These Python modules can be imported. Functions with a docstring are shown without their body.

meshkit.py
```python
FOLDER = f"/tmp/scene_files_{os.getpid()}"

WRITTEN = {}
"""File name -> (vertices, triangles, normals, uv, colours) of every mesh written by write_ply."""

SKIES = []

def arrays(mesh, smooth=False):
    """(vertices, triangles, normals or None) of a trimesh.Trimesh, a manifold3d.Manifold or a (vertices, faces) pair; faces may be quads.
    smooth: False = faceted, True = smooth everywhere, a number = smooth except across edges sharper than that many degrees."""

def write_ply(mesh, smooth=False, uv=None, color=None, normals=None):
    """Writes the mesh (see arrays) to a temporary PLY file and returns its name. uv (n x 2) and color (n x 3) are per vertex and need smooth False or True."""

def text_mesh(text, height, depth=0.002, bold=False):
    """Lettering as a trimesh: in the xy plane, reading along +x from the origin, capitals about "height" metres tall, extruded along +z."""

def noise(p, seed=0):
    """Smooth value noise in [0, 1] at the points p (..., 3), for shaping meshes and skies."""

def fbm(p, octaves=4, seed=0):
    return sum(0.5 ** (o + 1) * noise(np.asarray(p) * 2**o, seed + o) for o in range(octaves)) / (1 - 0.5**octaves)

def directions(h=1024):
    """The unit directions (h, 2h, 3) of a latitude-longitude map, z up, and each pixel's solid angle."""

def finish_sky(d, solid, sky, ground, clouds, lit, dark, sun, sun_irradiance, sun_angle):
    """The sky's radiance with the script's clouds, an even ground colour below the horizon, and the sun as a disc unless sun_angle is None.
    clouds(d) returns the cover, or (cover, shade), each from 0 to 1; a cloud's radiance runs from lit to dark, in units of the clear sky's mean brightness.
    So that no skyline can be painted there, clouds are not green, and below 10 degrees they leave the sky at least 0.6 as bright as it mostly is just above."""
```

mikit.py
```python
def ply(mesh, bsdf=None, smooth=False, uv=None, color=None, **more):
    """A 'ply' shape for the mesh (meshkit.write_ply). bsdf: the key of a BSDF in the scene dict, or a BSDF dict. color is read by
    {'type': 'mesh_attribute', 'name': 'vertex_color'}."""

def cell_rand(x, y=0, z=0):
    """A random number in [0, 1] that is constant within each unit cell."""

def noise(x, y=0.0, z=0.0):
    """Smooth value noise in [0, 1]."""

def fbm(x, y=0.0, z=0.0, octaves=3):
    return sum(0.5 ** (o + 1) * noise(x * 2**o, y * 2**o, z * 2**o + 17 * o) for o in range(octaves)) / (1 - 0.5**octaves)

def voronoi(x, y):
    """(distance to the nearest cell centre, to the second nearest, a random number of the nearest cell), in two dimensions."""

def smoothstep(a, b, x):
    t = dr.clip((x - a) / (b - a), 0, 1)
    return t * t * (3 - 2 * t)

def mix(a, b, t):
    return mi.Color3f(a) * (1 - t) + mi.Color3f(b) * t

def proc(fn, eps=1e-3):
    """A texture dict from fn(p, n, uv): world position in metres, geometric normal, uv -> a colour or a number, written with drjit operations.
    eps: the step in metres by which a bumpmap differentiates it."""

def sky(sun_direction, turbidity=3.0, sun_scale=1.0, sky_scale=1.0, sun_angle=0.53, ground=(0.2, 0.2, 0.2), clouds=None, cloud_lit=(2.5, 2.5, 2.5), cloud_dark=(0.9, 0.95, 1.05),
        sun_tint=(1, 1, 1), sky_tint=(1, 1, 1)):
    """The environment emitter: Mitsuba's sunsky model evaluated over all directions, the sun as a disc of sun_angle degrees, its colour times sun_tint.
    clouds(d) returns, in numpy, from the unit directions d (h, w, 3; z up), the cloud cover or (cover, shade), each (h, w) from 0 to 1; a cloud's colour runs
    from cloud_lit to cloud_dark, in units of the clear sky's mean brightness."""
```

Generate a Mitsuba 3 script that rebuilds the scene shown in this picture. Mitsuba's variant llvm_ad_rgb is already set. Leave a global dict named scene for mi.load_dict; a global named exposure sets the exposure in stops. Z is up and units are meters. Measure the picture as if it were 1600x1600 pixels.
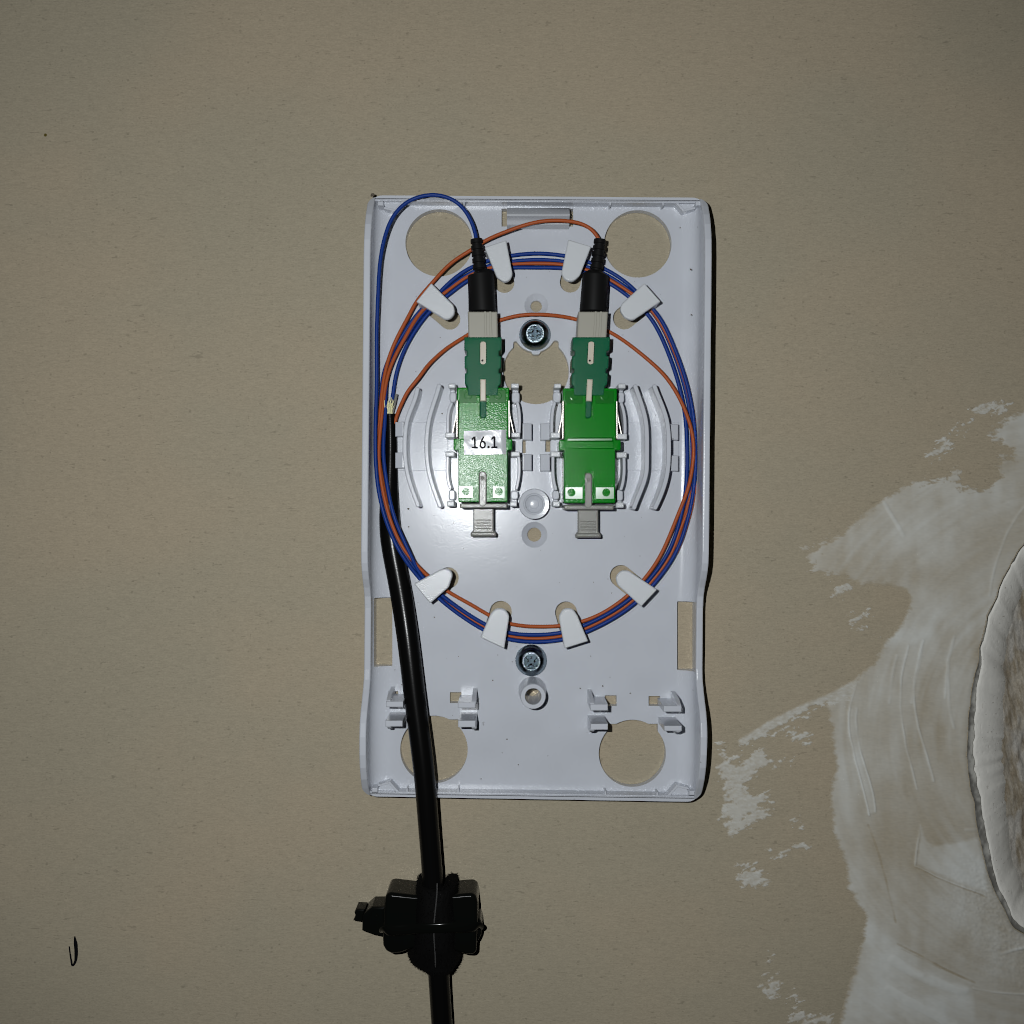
import math, random
import numpy as np
import trimesh, shapely, manifold3d as m3
import shapely.affinity as aff
from shapely.geometry import Polygon, LineString, Point, box as sbox
from scipy.interpolate import CubicSpline
import mitsuba as mi, drjit as dr
import mikit, meshkit
from mikit import noise, fbm, smoothstep, mix, proc

# ------------------------------------------------------------------ camera, light, exposure
D, S = 250.0, 0.15                # mm from the lens to the wall; mm of wall per pixel of the 1600 px photograph
T = mi.ScalarTransform4f
scene, labels = {}, {}
exposure = 0.0
scene['camera'] = {'type': 'perspective', 'fov': 2 * math.degrees(math.atan(120 / D)), 'fov_axis': 'x', 'near_clip': 0.01, 'far_clip': 20.0,
                   'to_world': T().look_at(origin=[0, -D / 1000, 0], target=[0, 0, 0], up=[0, 0, 1])}
# the phone's flash beside the lens, left of and above it
scene['flash'] = {'type': 'spot', 'cutoff_angle': 80.0, 'beam_width': 30.0, 'intensity': {'type': 'rgb', 'value': [0.150, 0.154, 0.156]},
                  'to_world': T().look_at(origin=[-0.020, -D / 1000, 0.011], target=[-0.016, 0, 0.012], up=[0, 0, 1])}
rng = np.random.default_rng(7)

# ------------------------------------------------------------------ materials
def lin(r, g, b):
    return [((c / 255) / 12.92 if c < 10 else (((c / 255) + 0.055) / 1.055) ** 2.4) for c in (r, g, b)]

def principled(col, rough=0.4, spec=0.5, bump=None, scale=0, eps=5e-5, **k):
    b = {'type': 'principled', 'base_color': col if isinstance(col, dict) else {'type': 'rgb', 'value': list(col)}, 'roughness': rough, 'specular': spec, **k}
    if bump is not None:
        b = {'type': 'bumpmap', 'texture': proc(bump, eps=eps), 'scale': scale, 'bsdf': b}
    return {'type': 'twosided', 'bsdf': b}

def mm(p):
    return mi.Float(p.x) * 1000, mi.Float(p.y) * 1000, mi.Float(p.z) * 1000

def wall_colour(p, n, uv):
    x, y, z = mm(p)
    streak = fbm(x * 0.9, z * 7.0, 3.0, 3)
    fine = fbm(x * 3.1, z * 8.0, 9.0, 2)
    blotch = fbm(x * 0.022 + 4.3, z * 0.026, 1.0, 5)
    v = 1.0 + 0.20 * (streak - 0.5) + 0.24 * (fine - 0.5)
    c = mix((0.322, 0.285, 0.210), (0.338, 0.287, 0.207), smoothstep(0.3, 0.7, blotch)) * v * (0.96 + 0.08 * blotch)
    f = smoothstep(0.80, 0.90, noise(x * 1.1, z * 3.8, 4.0)) * smoothstep(0.55, 0.75, noise(x * 0.7, z * 0.9, 14.0))
    c = c * (1 - 0.20 * f)
    sp = smoothstep(0.945, 0.975, noise(x * 2.3 + 5, z * 2.9, 41.0))
    c = mix(c, mi.Color3f(0.10, 0.08, 0.055), 0.25 * sp)
    d = dr.sqrt(dr.square(x + 109.35) + dr.square(z - 88.35))
    c = mix(c, mi.Color3f(0.09, 0.07, 0.015), 1 - smoothstep(0.22, 0.5, d))
    return c

def wall_bump(p, n, uv):
    x, y, z = mm(p)
    return 0.6 * fbm(x * 1.2, z * 6.0, 2.0, 3) + 0.4 * fbm(x * 0.3, z * 0.5, 7.0, 2)

def plastic_bump(p, n, uv):
    x, y, z = mm(p)
    scr = noise(x * 0.6 + z * 2.2, z * 9.0 - x * 2.0, 3.0)
    return 0.55 * fbm(x * 4.0, z * 4.0, y * 4.0, 2) + 0.35 * scr + 0.9 * noise(x * 0.12, z * 0.12, 5.0)

def grain_bump(p, n, uv):
    x, y, z = mm(p)
    return fbm(x * 2.6, y * 2.6, z * 2.6, 2)

def coarse_grain(p, n, uv):
    x, y, z = mm(p)
    return noise(x * 5.5, y * 5.5, z * 5.5)

def white_col(p, n, uv):
    x, y, z = mm(p)
    speck = smoothstep(0.90, 0.94, noise(x * 0.9 + 3, z * 0.9, y * 0.9)) * smoothstep(0.5, 0.62, noise(x * 2.2, z * 2.2, 8.0))
    return mix((0.455, 0.475, 0.515), (0.20, 0.20, 0.20), 0.55 * speck) * (0.97 + 0.06 * noise(x * 0.2, z * 0.2, 2.0))

def sticker_bump(p, n, uv):
    x, y, z = mm(p)
    return fbm(x * 0.55, z * 0.5, 3.0, 2) + 0.1 * noise(x * 4, z * 4, 1)

def brown_col(p, n, uv):
    x, y, z = mm(p)
    s = fbm(x * 1.6 + 0.25 * z, z * 0.35, 2.0, 4)
    c = mix((0.20, 0.168, 0.122), (0.30, 0.27, 0.22), smoothstep(0.3, 0.7, s))
    g = smoothstep(0.42, 0.62, fbm(x * 0.35, z * 0.16, 11.0, 3))
    c = mix(c, mi.Color3f(0.36, 0.345, 0.315), 0.8 * g)
    return c * (0.75 + 0.5 * fbm(x * 5, z * 3, 6.0, 2))

def brown_bump(p, n, uv):
    x, y, z = mm(p)
    return fbm(x * 1.6 + 0.25 * z, z * 0.35, 2.0, 4) + 0.3 * fbm(x * 5, z * 3, 6.0, 2)

def rim_col(p, n, uv):
    x, y, z = mm(p)
    pit = 0.6 * smoothstep(0.88, 0.95, noise(x * 2.1, z * 1.9, 4.0)) * smoothstep(0.45, 0.7, noise(x * 0.25, z * 0.2, 9.0))
    return mix((0.70, 0.685, 0.635), (0.18, 0.14, 0.10), 0.8 * pit) * (0.93 + 0.14 * fbm(x * 1.2, z * 0.8, 1.0, 3))

def gap_col(p, n, uv):
    x, y, z = mm(p)
    return mix((0.17, 0.165, 0.15), (0.38, 0.375, 0.345), smoothstep(0.3, 0.72, fbm(x * 0.7, z * 0.45, 3.0, 3)))

def rim_bump(p, n, uv):
    x, y, z = mm(p)
    return fbm(x * 1.4, z * 1.4, 2.0, 3) - 0.8 * smoothstep(0.84, 0.92, noise(x * 1.7, z * 1.5, 4.0))

scene['mat_wall'] = {'type': 'twosided', 'bsdf': {'type': 'bumpmap', 'texture': proc(wall_bump, eps=1e-4), 'scale': 2.2e-5, 'bsdf': {'type': 'diffuse', 'reflectance': proc(wall_colour)}}}
scene['mat_compound'] = {'type': 'twosided', 'bsdf': {'type': 'diffuse', 'reflectance': {'type': 'mesh_attribute', 'name': 'vertex_color'}}}
scene['mat_rim'] = {'type': 'twosided', 'bsdf': {'type': 'bumpmap', 'texture': proc(rim_bump, eps=1e-4), 'scale': 4e-5, 'bsdf': {'type': 'diffuse', 'reflectance': proc(rim_col)}}}
scene['mat_gap'] = {'type': 'twosided', 'bsdf': {'type': 'diffuse', 'reflectance': proc(gap_col)}}
scene['mat_brown'] = {'type': 'twosided', 'bsdf': {'type': 'bumpmap', 'texture': proc(brown_bump, eps=1e-4), 'scale': 1.0e-4, 'bsdf': {'type': 'diffuse', 'reflectance': proc(brown_col)}}}
scene['mat_ink'] = principled((0.004, 0.004, 0.005), 0.6, 0.04)
scene['mat_white'] = principled(proc(white_col), 0.205, 0.17, plastic_bump, 1.1e-5)
scene['mat_white_grain'] = principled((0.49, 0.51, 0.53), 0.30, 0.40, coarse_grain, 2.6e-5)
scene['mat_white_gloss'] = principled((0.40, 0.415, 0.44), 0.13, 0.6)
scene['mat_blue'] = principled((0.007, 0.032, 0.185), 0.40, 0.12)
scene['mat_orange'] = principled((0.33, 0.074, 0.021), 0.40, 0.12)
scene['mat_black'] = principled((0.006, 0.006, 0.006), 0.5, 0.12, grain_bump, 6e-6)
scene['mat_jacket'] = principled((0.003, 0.003, 0.003), 0.22, 0.12, coarse_grain, 6e-6)
scene['mat_fuzz'] = principled((0.003, 0.003, 0.003), 0.8, 0.05)
scene['mat_clip_black'] = principled((0.003, 0.0035, 0.003), 0.13, 0.10)
scene['mat_thread'] = principled((0.05, 0.05, 0.05), 0.16, 1.0, coarse_grain, 9e-5)
scene['mat_adapter'] = principled((0.001, 0.165, 0.006), 0.20, 0.15, coarse_grain, 2.2e-5)
scene['mat_adapter_smooth'] = principled((0.001, 0.115, 0.005), 0.19, 0.26)
scene['mat_connector'] = principled((0.002, 0.088, 0.038), 0.34, 0.10, coarse_grain, 4.5e-5)
scene['mat_beige'] = principled((0.30, 0.29, 0.245), 0.36, 0.25, grain_bump, 6e-6)
scene['mat_key'] = principled((0.46, 0.425, 0.345), 0.30, 0.35)
scene['mat_cap'] = principled((0.19, 0.19, 0.172), 0.27, 0.3, coarse_grain, 2.4e-5)
scene['mat_steel'] = {'type': 'twosided', 'bsdf': {'type': 'bumpmap', 'texture': proc(coarse_grain, eps=5e-5), 'scale': 1.2e-5,
                      'bsdf': {'type': 'roughconductor', 'alpha': 0.10, 'specular_reflectance': {'type': 'rgb', 'value': [0.30, 0.36, 0.40]}}}}
scene['mat_recess'] = {'type': 'twosided', 'bsdf': {'type': 'bumpmap', 'texture': proc(coarse_grain, eps=5e-5), 'scale': 3.0e-5,
                       'bsdf': {'type': 'roughconductor', 'alpha': 0.09, 'specular_reflectance': {'type': 'rgb', 'value': [0.045, 0.06, 0.07]}}}}
scene['mat_spring'] = {'type': 'twosided', 'bsdf': {'type': 'roughconductor', 'alpha': 0.28, 'specular_reflectance': {'type': 'rgb', 'value': [0.80, 0.76, 0.70]}}}
scene['mat_sticker'] = principled((0.42, 0.435, 0.455), 0.17, 0.4, sticker_bump, 5e-5, eps=1e-4)
scene['mat_yarn'] = principled((0.72, 0.70, 0.42), 0.5, 0.5)

# ------------------------------------------------------------------ helpers (millimetres: u right, v up, w out of the wall)
def P(px, py, h=0.0):
    """The point that stands h mm off the wall where the photograph shows it at (px, py)."""
    k = S * (1 - h / D)
    return (px - 800) * k, (800 - py) * k

def PP(pts, h):
    return [P(x, y, h) for x, y in pts]

def world(m):
    if hasattr(m, 'to_mesh'):
        q = m.to_mesh()
        m = trimesh.Trimesh(q.vert_properties[:, :3], q.tri_verts, process=False)
    v = np.asarray(m.vertices)
    return trimesh.Trimesh(np.stack([v[:, 0], -v[:, 2], v[:, 1]], 1) / 1000.0, np.asarray(m.faces), process=False)

def numbered(key):
    if key not in scene and key not in labels:
        return key
    i = 1
    while f'{key}_{i:03d}' in scene or f'{key}_{i:03d}' in labels:
        i += 1
    return f'{key}_{i:03d}'

def put(key, mesh, mat, smooth=30, label=None, cat=None, group=None, kind=None, color=None):
    key = numbered(key)
    scene[key] = mikit.ply(world(mesh), mat, smooth=smooth, color=color)
    d = {k: x for k, x in (('label', label), ('category', cat), ('group', group), ('kind', kind)) if x}
    if d:
        labels[key] = d
    return key

def thing(key, label, cat, group=None):
    key = numbered(key)
    labels[key] = {'label': label, 'category': cat, **({'group': group} if group else {})}
    return key

def join(*ms):
    return trimesh.util.concatenate([m for m in ms])

def fill(V, F):
    return trimesh.Trimesh(np.asarray(V, float), np.asarray(F, int), process=False)

def ring_of(coords):
    a = np.asarray(coords, float)[:, :2]
    if np.allclose(a[0], a[-1]):
        a = a[:-1]
    keep = np.linalg.norm(a - np.roll(a, 1, 0), axis=1) > 1e-4
    a = a[keep]
    area = 0.5 * np.sum(a[:, 0] * np.roll(a[:, 1], -1) - a[:, 1] * np.roll(a[:, 0], -1))
    return a if area > 0 else a[::-1]

def inset(a, b):
    d = np.roll(a, -1, 0) - a
    d /= np.linalg.norm(d, axis=1, keepdims=True)
    nrm = np.stack([-d[:, 1], d[:, 0]], 1)
    n0, n1 = np.roll(nrm, 1, 0), nrm
    m = n0 + n1
    m /= np.maximum((m * n1).sum(1, keepdims=True), 0.35)
    return a + m * b

def cap(a, h, up=True):
    v, f = trimesh.creation.triangulate_polygon(Polygon(a), engine='earcut')
    v = np.c_[v, np.full(len(v), h)]
    n = np.cross(v[f[:, 1]] - v[f[:, 0]], v[f[:, 2]] - v[f[:, 0]])[:, 2]
    f = np.where((n > 0)[:, None] == up, f, f[:, ::-1])
    return fill(v, f)

def prism(poly, h0, h1, b=0.2, bottom=True, steps=2):
    """Upright block over a plan polygon (mm) with a rounded upper edge of radius b."""
    if hasattr(poly, 'exterior'):
        poly = poly.exterior.coords
    a = ring_of(poly)
    n = len(a)
    rows = [(a, h0)]
    if b > 0:
        for k in range(steps + 1):
            t = math.pi / 2 * k / steps
            rows.append((inset(a, b * (1 - math.cos(t))), h1 - b + b * math.sin(t)))
    else:
        rows.append((a, h1))
    V = np.vstack([np.c_[r, np.full(n, h)] for r, h in rows])
    F = []
    for k in range(len(rows) - 1):
        for i in range(n):
            j = (i + 1) % n
            F += [[k * n + i, k * n + j, (k + 1) * n + j], [k * n + i, (k + 1) * n + j, (k + 1) * n + i]]
    parts = [fill(V, F), cap(rows[-1][0], h1, True)]
    if bottom:
        parts.append(cap(a, h0, False))
    return join(*parts)

def block(x0, y0, x1, y1, h0, h1, b=0.2, r=0.0, at=None, steps=2):
    """prism over a rectangle given in photograph pixels at its top height."""
    at = h1 if at is None else at
    (u0, v0), (u1, v1) = P(x0, y0, at), P(x1, y1, at)
    g = sbox(min(u0, u1), min(v0, v1), max(u0, u1), max(v0, v1))
    if r:
        g = g.buffer(-r).buffer(r, quad_segs=4)
    return prism(g, h0, h1, b, steps=steps)

def tube(pts, rad, n=12, caps=True, squash=None, frame=None):
    """Tube through 3D points (mm); rad per point or constant."""
    p = np.asarray(pts, float)
    rad = np.broadcast_to(np.asarray(rad, float), (len(p),))
    t = np.gradient(p, axis=0)
    t /= np.linalg.norm(t, axis=1, keepdims=True)
    ref = np.array([0, 0, 1.0])
    V = []
    for i in range(len(p)):
        x = np.cross(t[i], ref)
        if np.linalg.norm(x) < 0.2:
            x = np.cross(t[i], [1, 0, 0])
        x /= np.linalg.norm(x)
        y = np.cross(x, t[i])
        a = np.arange(n) * 2 * math.pi / n
        sx, sy = (1, 1) if squash is None else squash[i]
        V.append(p[i] + rad[i] * (np.cos(a)[:, None] * x * sx + np.sin(a)[:, None] * y * sy))
    V = np.vstack(V)
    F = []
    for i in range(len(p) - 1):
        for k in range(n):
            l = (k + 1) % n
            F += [[i * n + k, i * n + l, (i + 1) * n + l], [i * n + k, (i + 1) * n + l, (i + 1) * n + k]]
    if caps:
        V = np.vstack([V, p[0], p[-1]])
        a, b = len(V) - 2, len(V) - 1
        m = (len(p) - 1) * n
        for k in range(n):
            l = (k + 1) % n
            F += [[a, l, k], [b, m + k, m + l]]
    return fill(V, F)

def spline(pts, step=0.8):
    p = np.asarray(pts, float)
    s = np.r_[0, np.cumsum(np.linalg.norm(np.diff(p, axis=0), axis=1))]
    c = CubicSpline(s, p)
    return c(np.linspace(0, s[-1], max(4, int(s[-1] / step))))

def lathe(profile, cx, cy, n=48):
    """Turned body about an axis out of the wall; profile = (radius, height) rows."""
    pr = np.asarray(profile, float)
    a = np.arange(n) * 2 * math.pi / n
    V = np.vstack([np.stack([cx + r * np.cos(a), cy + r * np.sin(a), np.full(n, h)], 1) for r, h in pr])
    F = []
    for i in range(len(pr) - 1):
        for k in range(n):
            l = (k + 1) % n
            F += [[i * n + k, i * n + l, (i + 1) * n + l], [i * n + k, (i + 1) * n + l, (i + 1) * n + k]]
    return fill(V, F)

def solid(poly, h0, h1):
    polys = getattr(poly, 'geoms', [poly])
    out = None
    for g in polys:
        rings = [np.asarray(g.exterior.coords)[:-1]] + [np.asarray(r.coords)[:-1] for r in g.interiors]
        m = m3.CrossSection(rings, m3.FillRule.EvenOdd).extrude(h1 - h0).translate((0, 0, h0))
        out = m if out is None else out + m
    return out

def to_manifold(m):
    m = trimesh.Trimesh(m.vertices, m.faces, process=True)
    m.merge_vertices()
    trimesh.repair.fix_normals(m)
    out = m3.Manifold(m3.Mesh(np.asarray(m.vertices, np.float32), np.asarray(m.faces, np.uint32)))
    if out.is_empty():
        raise ValueError('not a closed body')
    return out

def ribbon(pts, width):
    return LineString(pts).buffer(width / 2, cap_style=1, join_style=1, quad_segs=4)

# ------------------------------------------------------------------ the wall, its hole and the joint compound
edge_px = [(1600, 850), (1587, 868), (1572, 896), (1556, 935), (1543, 968), (1534, 1000), (1529, 1035), (1520, 1070), (1514, 1110), (1512, 1150), (1513, 1200),
           (1516, 1230), (1523, 1255), (1527, 1290), (1533, 1320), (1540, 1350), (1548, 1375), (1560, 1402), (1571, 1425), (1583, 1448), (1600, 1459),
           (1640, 1478), (1700, 1450), (1775, 1330), (1800, 1150), (1788, 1000), (1740, 850), (1660, 800)]
def smooth_closed(px, n=420):
    p = np.asarray(px + px[:1], float)
    s = np.r_[0, np.cumsum(np.linalg.norm(np.diff(p, axis=0), axis=1))]
    return CubicSpline(s, p, bc_type='periodic')(np.linspace(0, s[-1], n, endpoint=False))
edge = smooth_closed(edge_px)
edge += (meshkit.fbm(np.c_[edge / 26.0, np.zeros(len(edge))], 3, 5)[:, None] - 0.5) * np.array([[5.0, 2.0]])
hole_poly = Polygon(PP(edge, 0))
wall_poly = sbox(-420, -420, 420, 420).difference(hole_poly)
put('wall', solid(wall_poly, -12.5, 0.0), 'mat_wall', False, 'tan grey paper faced plasterboard wall smeared with joint compound at right', kind='structure')

# plaster filling at the edge of the hole, sloping back to the torn paper behind
N = len(edge)
cen = np.array([1690.0, 1150.0])
def pull(e, d):
    w = cen - e
    L = np.linalg.norm(w, axis=1, keepdims=True)
    return e + w / L * np.asarray(d)[:, None]
yy = edge[:, 1]
gap = np.interp(yy, [850, 960, 1010, 1060, 1100, 1200, 1290, 1350, 1400, 1459], [1.2, 1.5, 3.0, 6.5, 8.5, 10, 13, 13, 10, 8])
def lofted(defs):
    rows = []
    for dd, hh, jit in defs:
        e = pull(edge, np.broadcast_to(dd, (N,)) + jit * (meshkit.fbm(np.c_[edge / 9.0, np.zeros(N)], 4, 9) - 0.5))
        h = np.full(N, float(hh)) + (meshkit.fbm(np.c_[e / 14.0, np.zeros(N)], 4, 3) - 0.5) * (0.15 + 0.02 * jit)
        k = S * (1 - h / D)
        rows.append(np.c_[(e[:, 0] - 800) * k, (800 - e[:, 1]) * k, h])
    i = np.arange(N); j = (i + 1) % N
    F = np.vstack([np.vstack([np.c_[r * N + i, r * N + j, (r + 1) * N + j], np.c_[r * N + i, (r + 1) * N + j, (r + 1) * N + i]]) for r in range(len(rows) - 1)])
    return fill(np.vstack(rows), F)
put('wall__gap_strip', lofted([(-1.2, -0.5, 0), (0.4, -1.3, 0), (gap * 0.5, -1.7, 3), (gap + 3, -1.9, 5)]), 'mat_gap', True, 'dark grey strip in the gap between the plasterboard and the plaster rim')  # mottled dark grey strip between the board's edge and the plaster
put('wall__plaster_rim', lofted([(gap - .3, -2.6, 5), (gap, -1.35, 5), (gap + 1.2, -1.1, 5), (gap + 6, -1.15, 4), (gap + 14, -1.6, 3), (gap + 24, -2.5, 4), (gap + 34, -3.7, 5), (gap + 44, -5.4, 7), (gap + 50, -7.5, 8)]), 'mat_rim', True, 'white rounded plaster edge of the hole in the wall')
gx, gy = np.meshgrid(np.linspace(1480, 1830, 150), np.linspace(780, 1500, 300))
hb = -6.2 + 1.8 * (meshkit.fbm(np.stack([gx / 20, gy / 70, 0 * gx], -1), 4, 8) - 0.5) + 0.8 * (meshkit.fbm(np.stack([gx / 6, gy / 14, 0 * gx], -1), 3, 2) - 0.5)
hb = np.where(gx < 1560, np.minimum(hb, -6.5), hb)
q = np.arange(150 * 300).reshape(300, 150)
F = np.vstack([np.c_[q[:-1, :-1].ravel(), q[:-1, 1:].ravel(), q[1:, 1:].ravel()], np.c_[q[:-1, :-1].ravel(), q[1:, 1:].ravel(), q[1:, :-1].ravel()]])
put('wall__torn_paper', fill(np.c_[(gx.ravel() - 800) * S, (800 - gy.ravel()) * S, hb.ravel()], F), 'mat_brown', True, 'torn brown and grey paper inside the hole')

# joint compound: a real film with a thickness, thickest along the trowel ridges, cut off where it runs out
step = 1.6
GX, GY = np.meshgrid(np.arange(1112, 1760, step), np.arange(560, 1760, step))
main = Polygon([(1760, 560), (1640, 610), (1600, 640), (1557, 664), (1536, 688), (1508, 724), (1480, 745), (1452, 752), (1430, 748), (1405, 763), (1380, 779), (1345, 805),
                (1315, 828), (1290, 842), (1256, 862), (1262, 886), (1290, 898), (1318, 903), (1345, 918), (1390, 914), (1416, 921), (1421, 938), (1411, 966), (1392, 992),
                (1374, 1012), (1363, 1036), (1345, 1046), (1335, 1060), (1310, 1074), (1284, 1090), (1294, 1112), (1300, 1160), (1306, 1200), (1295, 1230), (1300, 1300), (1320, 1350),
                (1325, 1390), (1351, 1430), (1345, 1470), (1335, 1510), (1320, 1560), (1305, 1610), (1290, 1760), (1760, 1760)])
def ell(x, y, a, b, r=0):
    return aff.rotate(aff.scale(Point(x, y).buffer(1.0), a, b), r)
bare = shapely.union_all([ell(1528, 724, 36, 42), ell(1560, 700, 26, 8, 20)])
main = main.difference(bare)
wedge = Polygon([(1151, 1158), (1154, 1153), (1164, 1148), (1200, 1125), (1245, 1102), (1295, 1082), (1335, 1060), (1345, 1050), (1330, 1100), (1292, 1100), (1278, 1104), (1258, 1116), (1240, 1124), (1218, 1142), (1188, 1156), (1163, 1167), (1155, 1166)])
wisps = shapely.union_all([                           Polygon([(1126, 1158), (1135, 1160), (1137, 1192), (1165, 1180), (1180, 1172), (1238, 1184), (1200, 1202), (1168, 1226), (1204, 1252), (1196, 1276), (1160, 1300), (1140, 1306), (1130, 1276), (1125, 1232)]),
                           ell(1216, 1335, 12, 8), ell(1176, 1368, 22, 17, 25), ell(1202, 1540, 15, 17), ell(1258, 1324, 10, 7), ell(1268, 1592, 34, 8), ell(1318, 922, 14, 9), ell(1205, 1502, 6, 9),
                           ell(1243, 1562, 4, 9), ell(1340, 965, 20, 8), ell(1352, 985, 14, 6), ell(1500, 670, 14, 10, 20), ell(1470, 705, 22, 10, -20), ell(1545, 640, 26, 6, -15), ell(1240, 1290, 10, 6), ell(1250, 1150, 16, 10)])
pts = shapely.points(GX.ravel(), GY.ravel())
def sdf(g):
    g2 = g.boundary
    shapely.prepare(g); shapely.prepare(g2)
    d = shapely.distance(pts, g2)
    return np.where(shapely.contains(g, pts), d, -d).reshape(GX.shape)
warp = [5.0 * (meshkit.fbm(np.stack([GX / 45, GY / 45, 0 * GX + k_], -1), 3, 30 + k_) - 0.5) for k_ in (0, 1)]
wpts = shapely.points((GX + warp[0]).ravel(), (GY + warp[1]).ravel())
fade = np.clip(0.25 + 1.9 * (meshkit.fbm(np.stack([GX / 22, GY / 22, 0 * GX], -1), 3, 44) - 0.22), 0, 1)
def line_d(*xy):
    if len(xy) > 2:
        q_ = np.asarray(xy, float)
        s_ = np.r_[0, np.cumsum(np.linalg.norm(np.diff(q_, axis=0), axis=1))]
        xy = CubicSpline(s_, q_)(np.linspace(0, s_[-1], 40))
    return shapely.distance(wpts, LineString(xy)).reshape(GX.shape)
def N3(sx, sy, o=4, seed=0):
    return meshkit.fbm(np.stack([GX / sx, GY / sy, 0 * GX + seed * 3.3], -1), o, seed)
sm, sw = sdf(main), sdf(wisps)
rag = np.exp(-((GX - 1265) ** 2 / 60 ** 2 + (GY - 880) ** 2 / 45 ** 2)) + 0.7 * np.exp(-((GX - 1500) ** 2 / 110 ** 2 + (GY - 720) ** 2 / 70 ** 2)) + 0.25
n1, n2, n3 = N3(22, 9, 4, 1) - 0.5, N3(5, 2.2, 3, 2) - 0.5, N3(60, 60, 3, 3) - 0.5
ca, sa = math.cos(math.radians(-24)), math.sin(math.radians(-24))
GA, GB = GX * ca + GY * sa, -GX * sa + GY * ca
def NR(sx, sy, o=4, seed=0):
    return meshkit.fbm(np.stack([GA / sx, GB / sy, 0 * GX + seed * 3.3], -1), o, seed) - 0.5
m1, m2 = NR(26, 7, 4, 21), NR(6, 2.4, 3, 22)
cover = np.clip((sm + rag * (42 * n1 + 40 * n2 + 40 * m1)) / 7.0, -1, 1)
wcov = np.clip((sw - 1.0 + 26 * n1 + 48 * m1 + 44 * m2 + 10 * n2) / 8.0, -1, 0.85)
up = shapely.distance(pts, LineString([(1140, 1168), (1150, 1156), (1164, 1148), (1200, 1125), (1245, 1102), (1295, 1082), (1335, 1060)])).reshape(GX.shape)
wcov = np.maximum(wcov, np.clip((sdf(wedge) + np.clip((up - 5) / 9, 0.06, 1) * (34 * m1 + 40 * m2 + 14 * n2)) / 5.0, -1, 0.85))
film = np.maximum(cover, wcov)
rad, ang = np.hypot(GX - 1690, GY - 1150), np.arctan2(GY - 1150, 1690 - GX)
arcs = meshkit.fbm(np.stack([rad / 9.0, ang * 3.0, 0 * GX], -1), 4, 51) - 0.5
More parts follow.
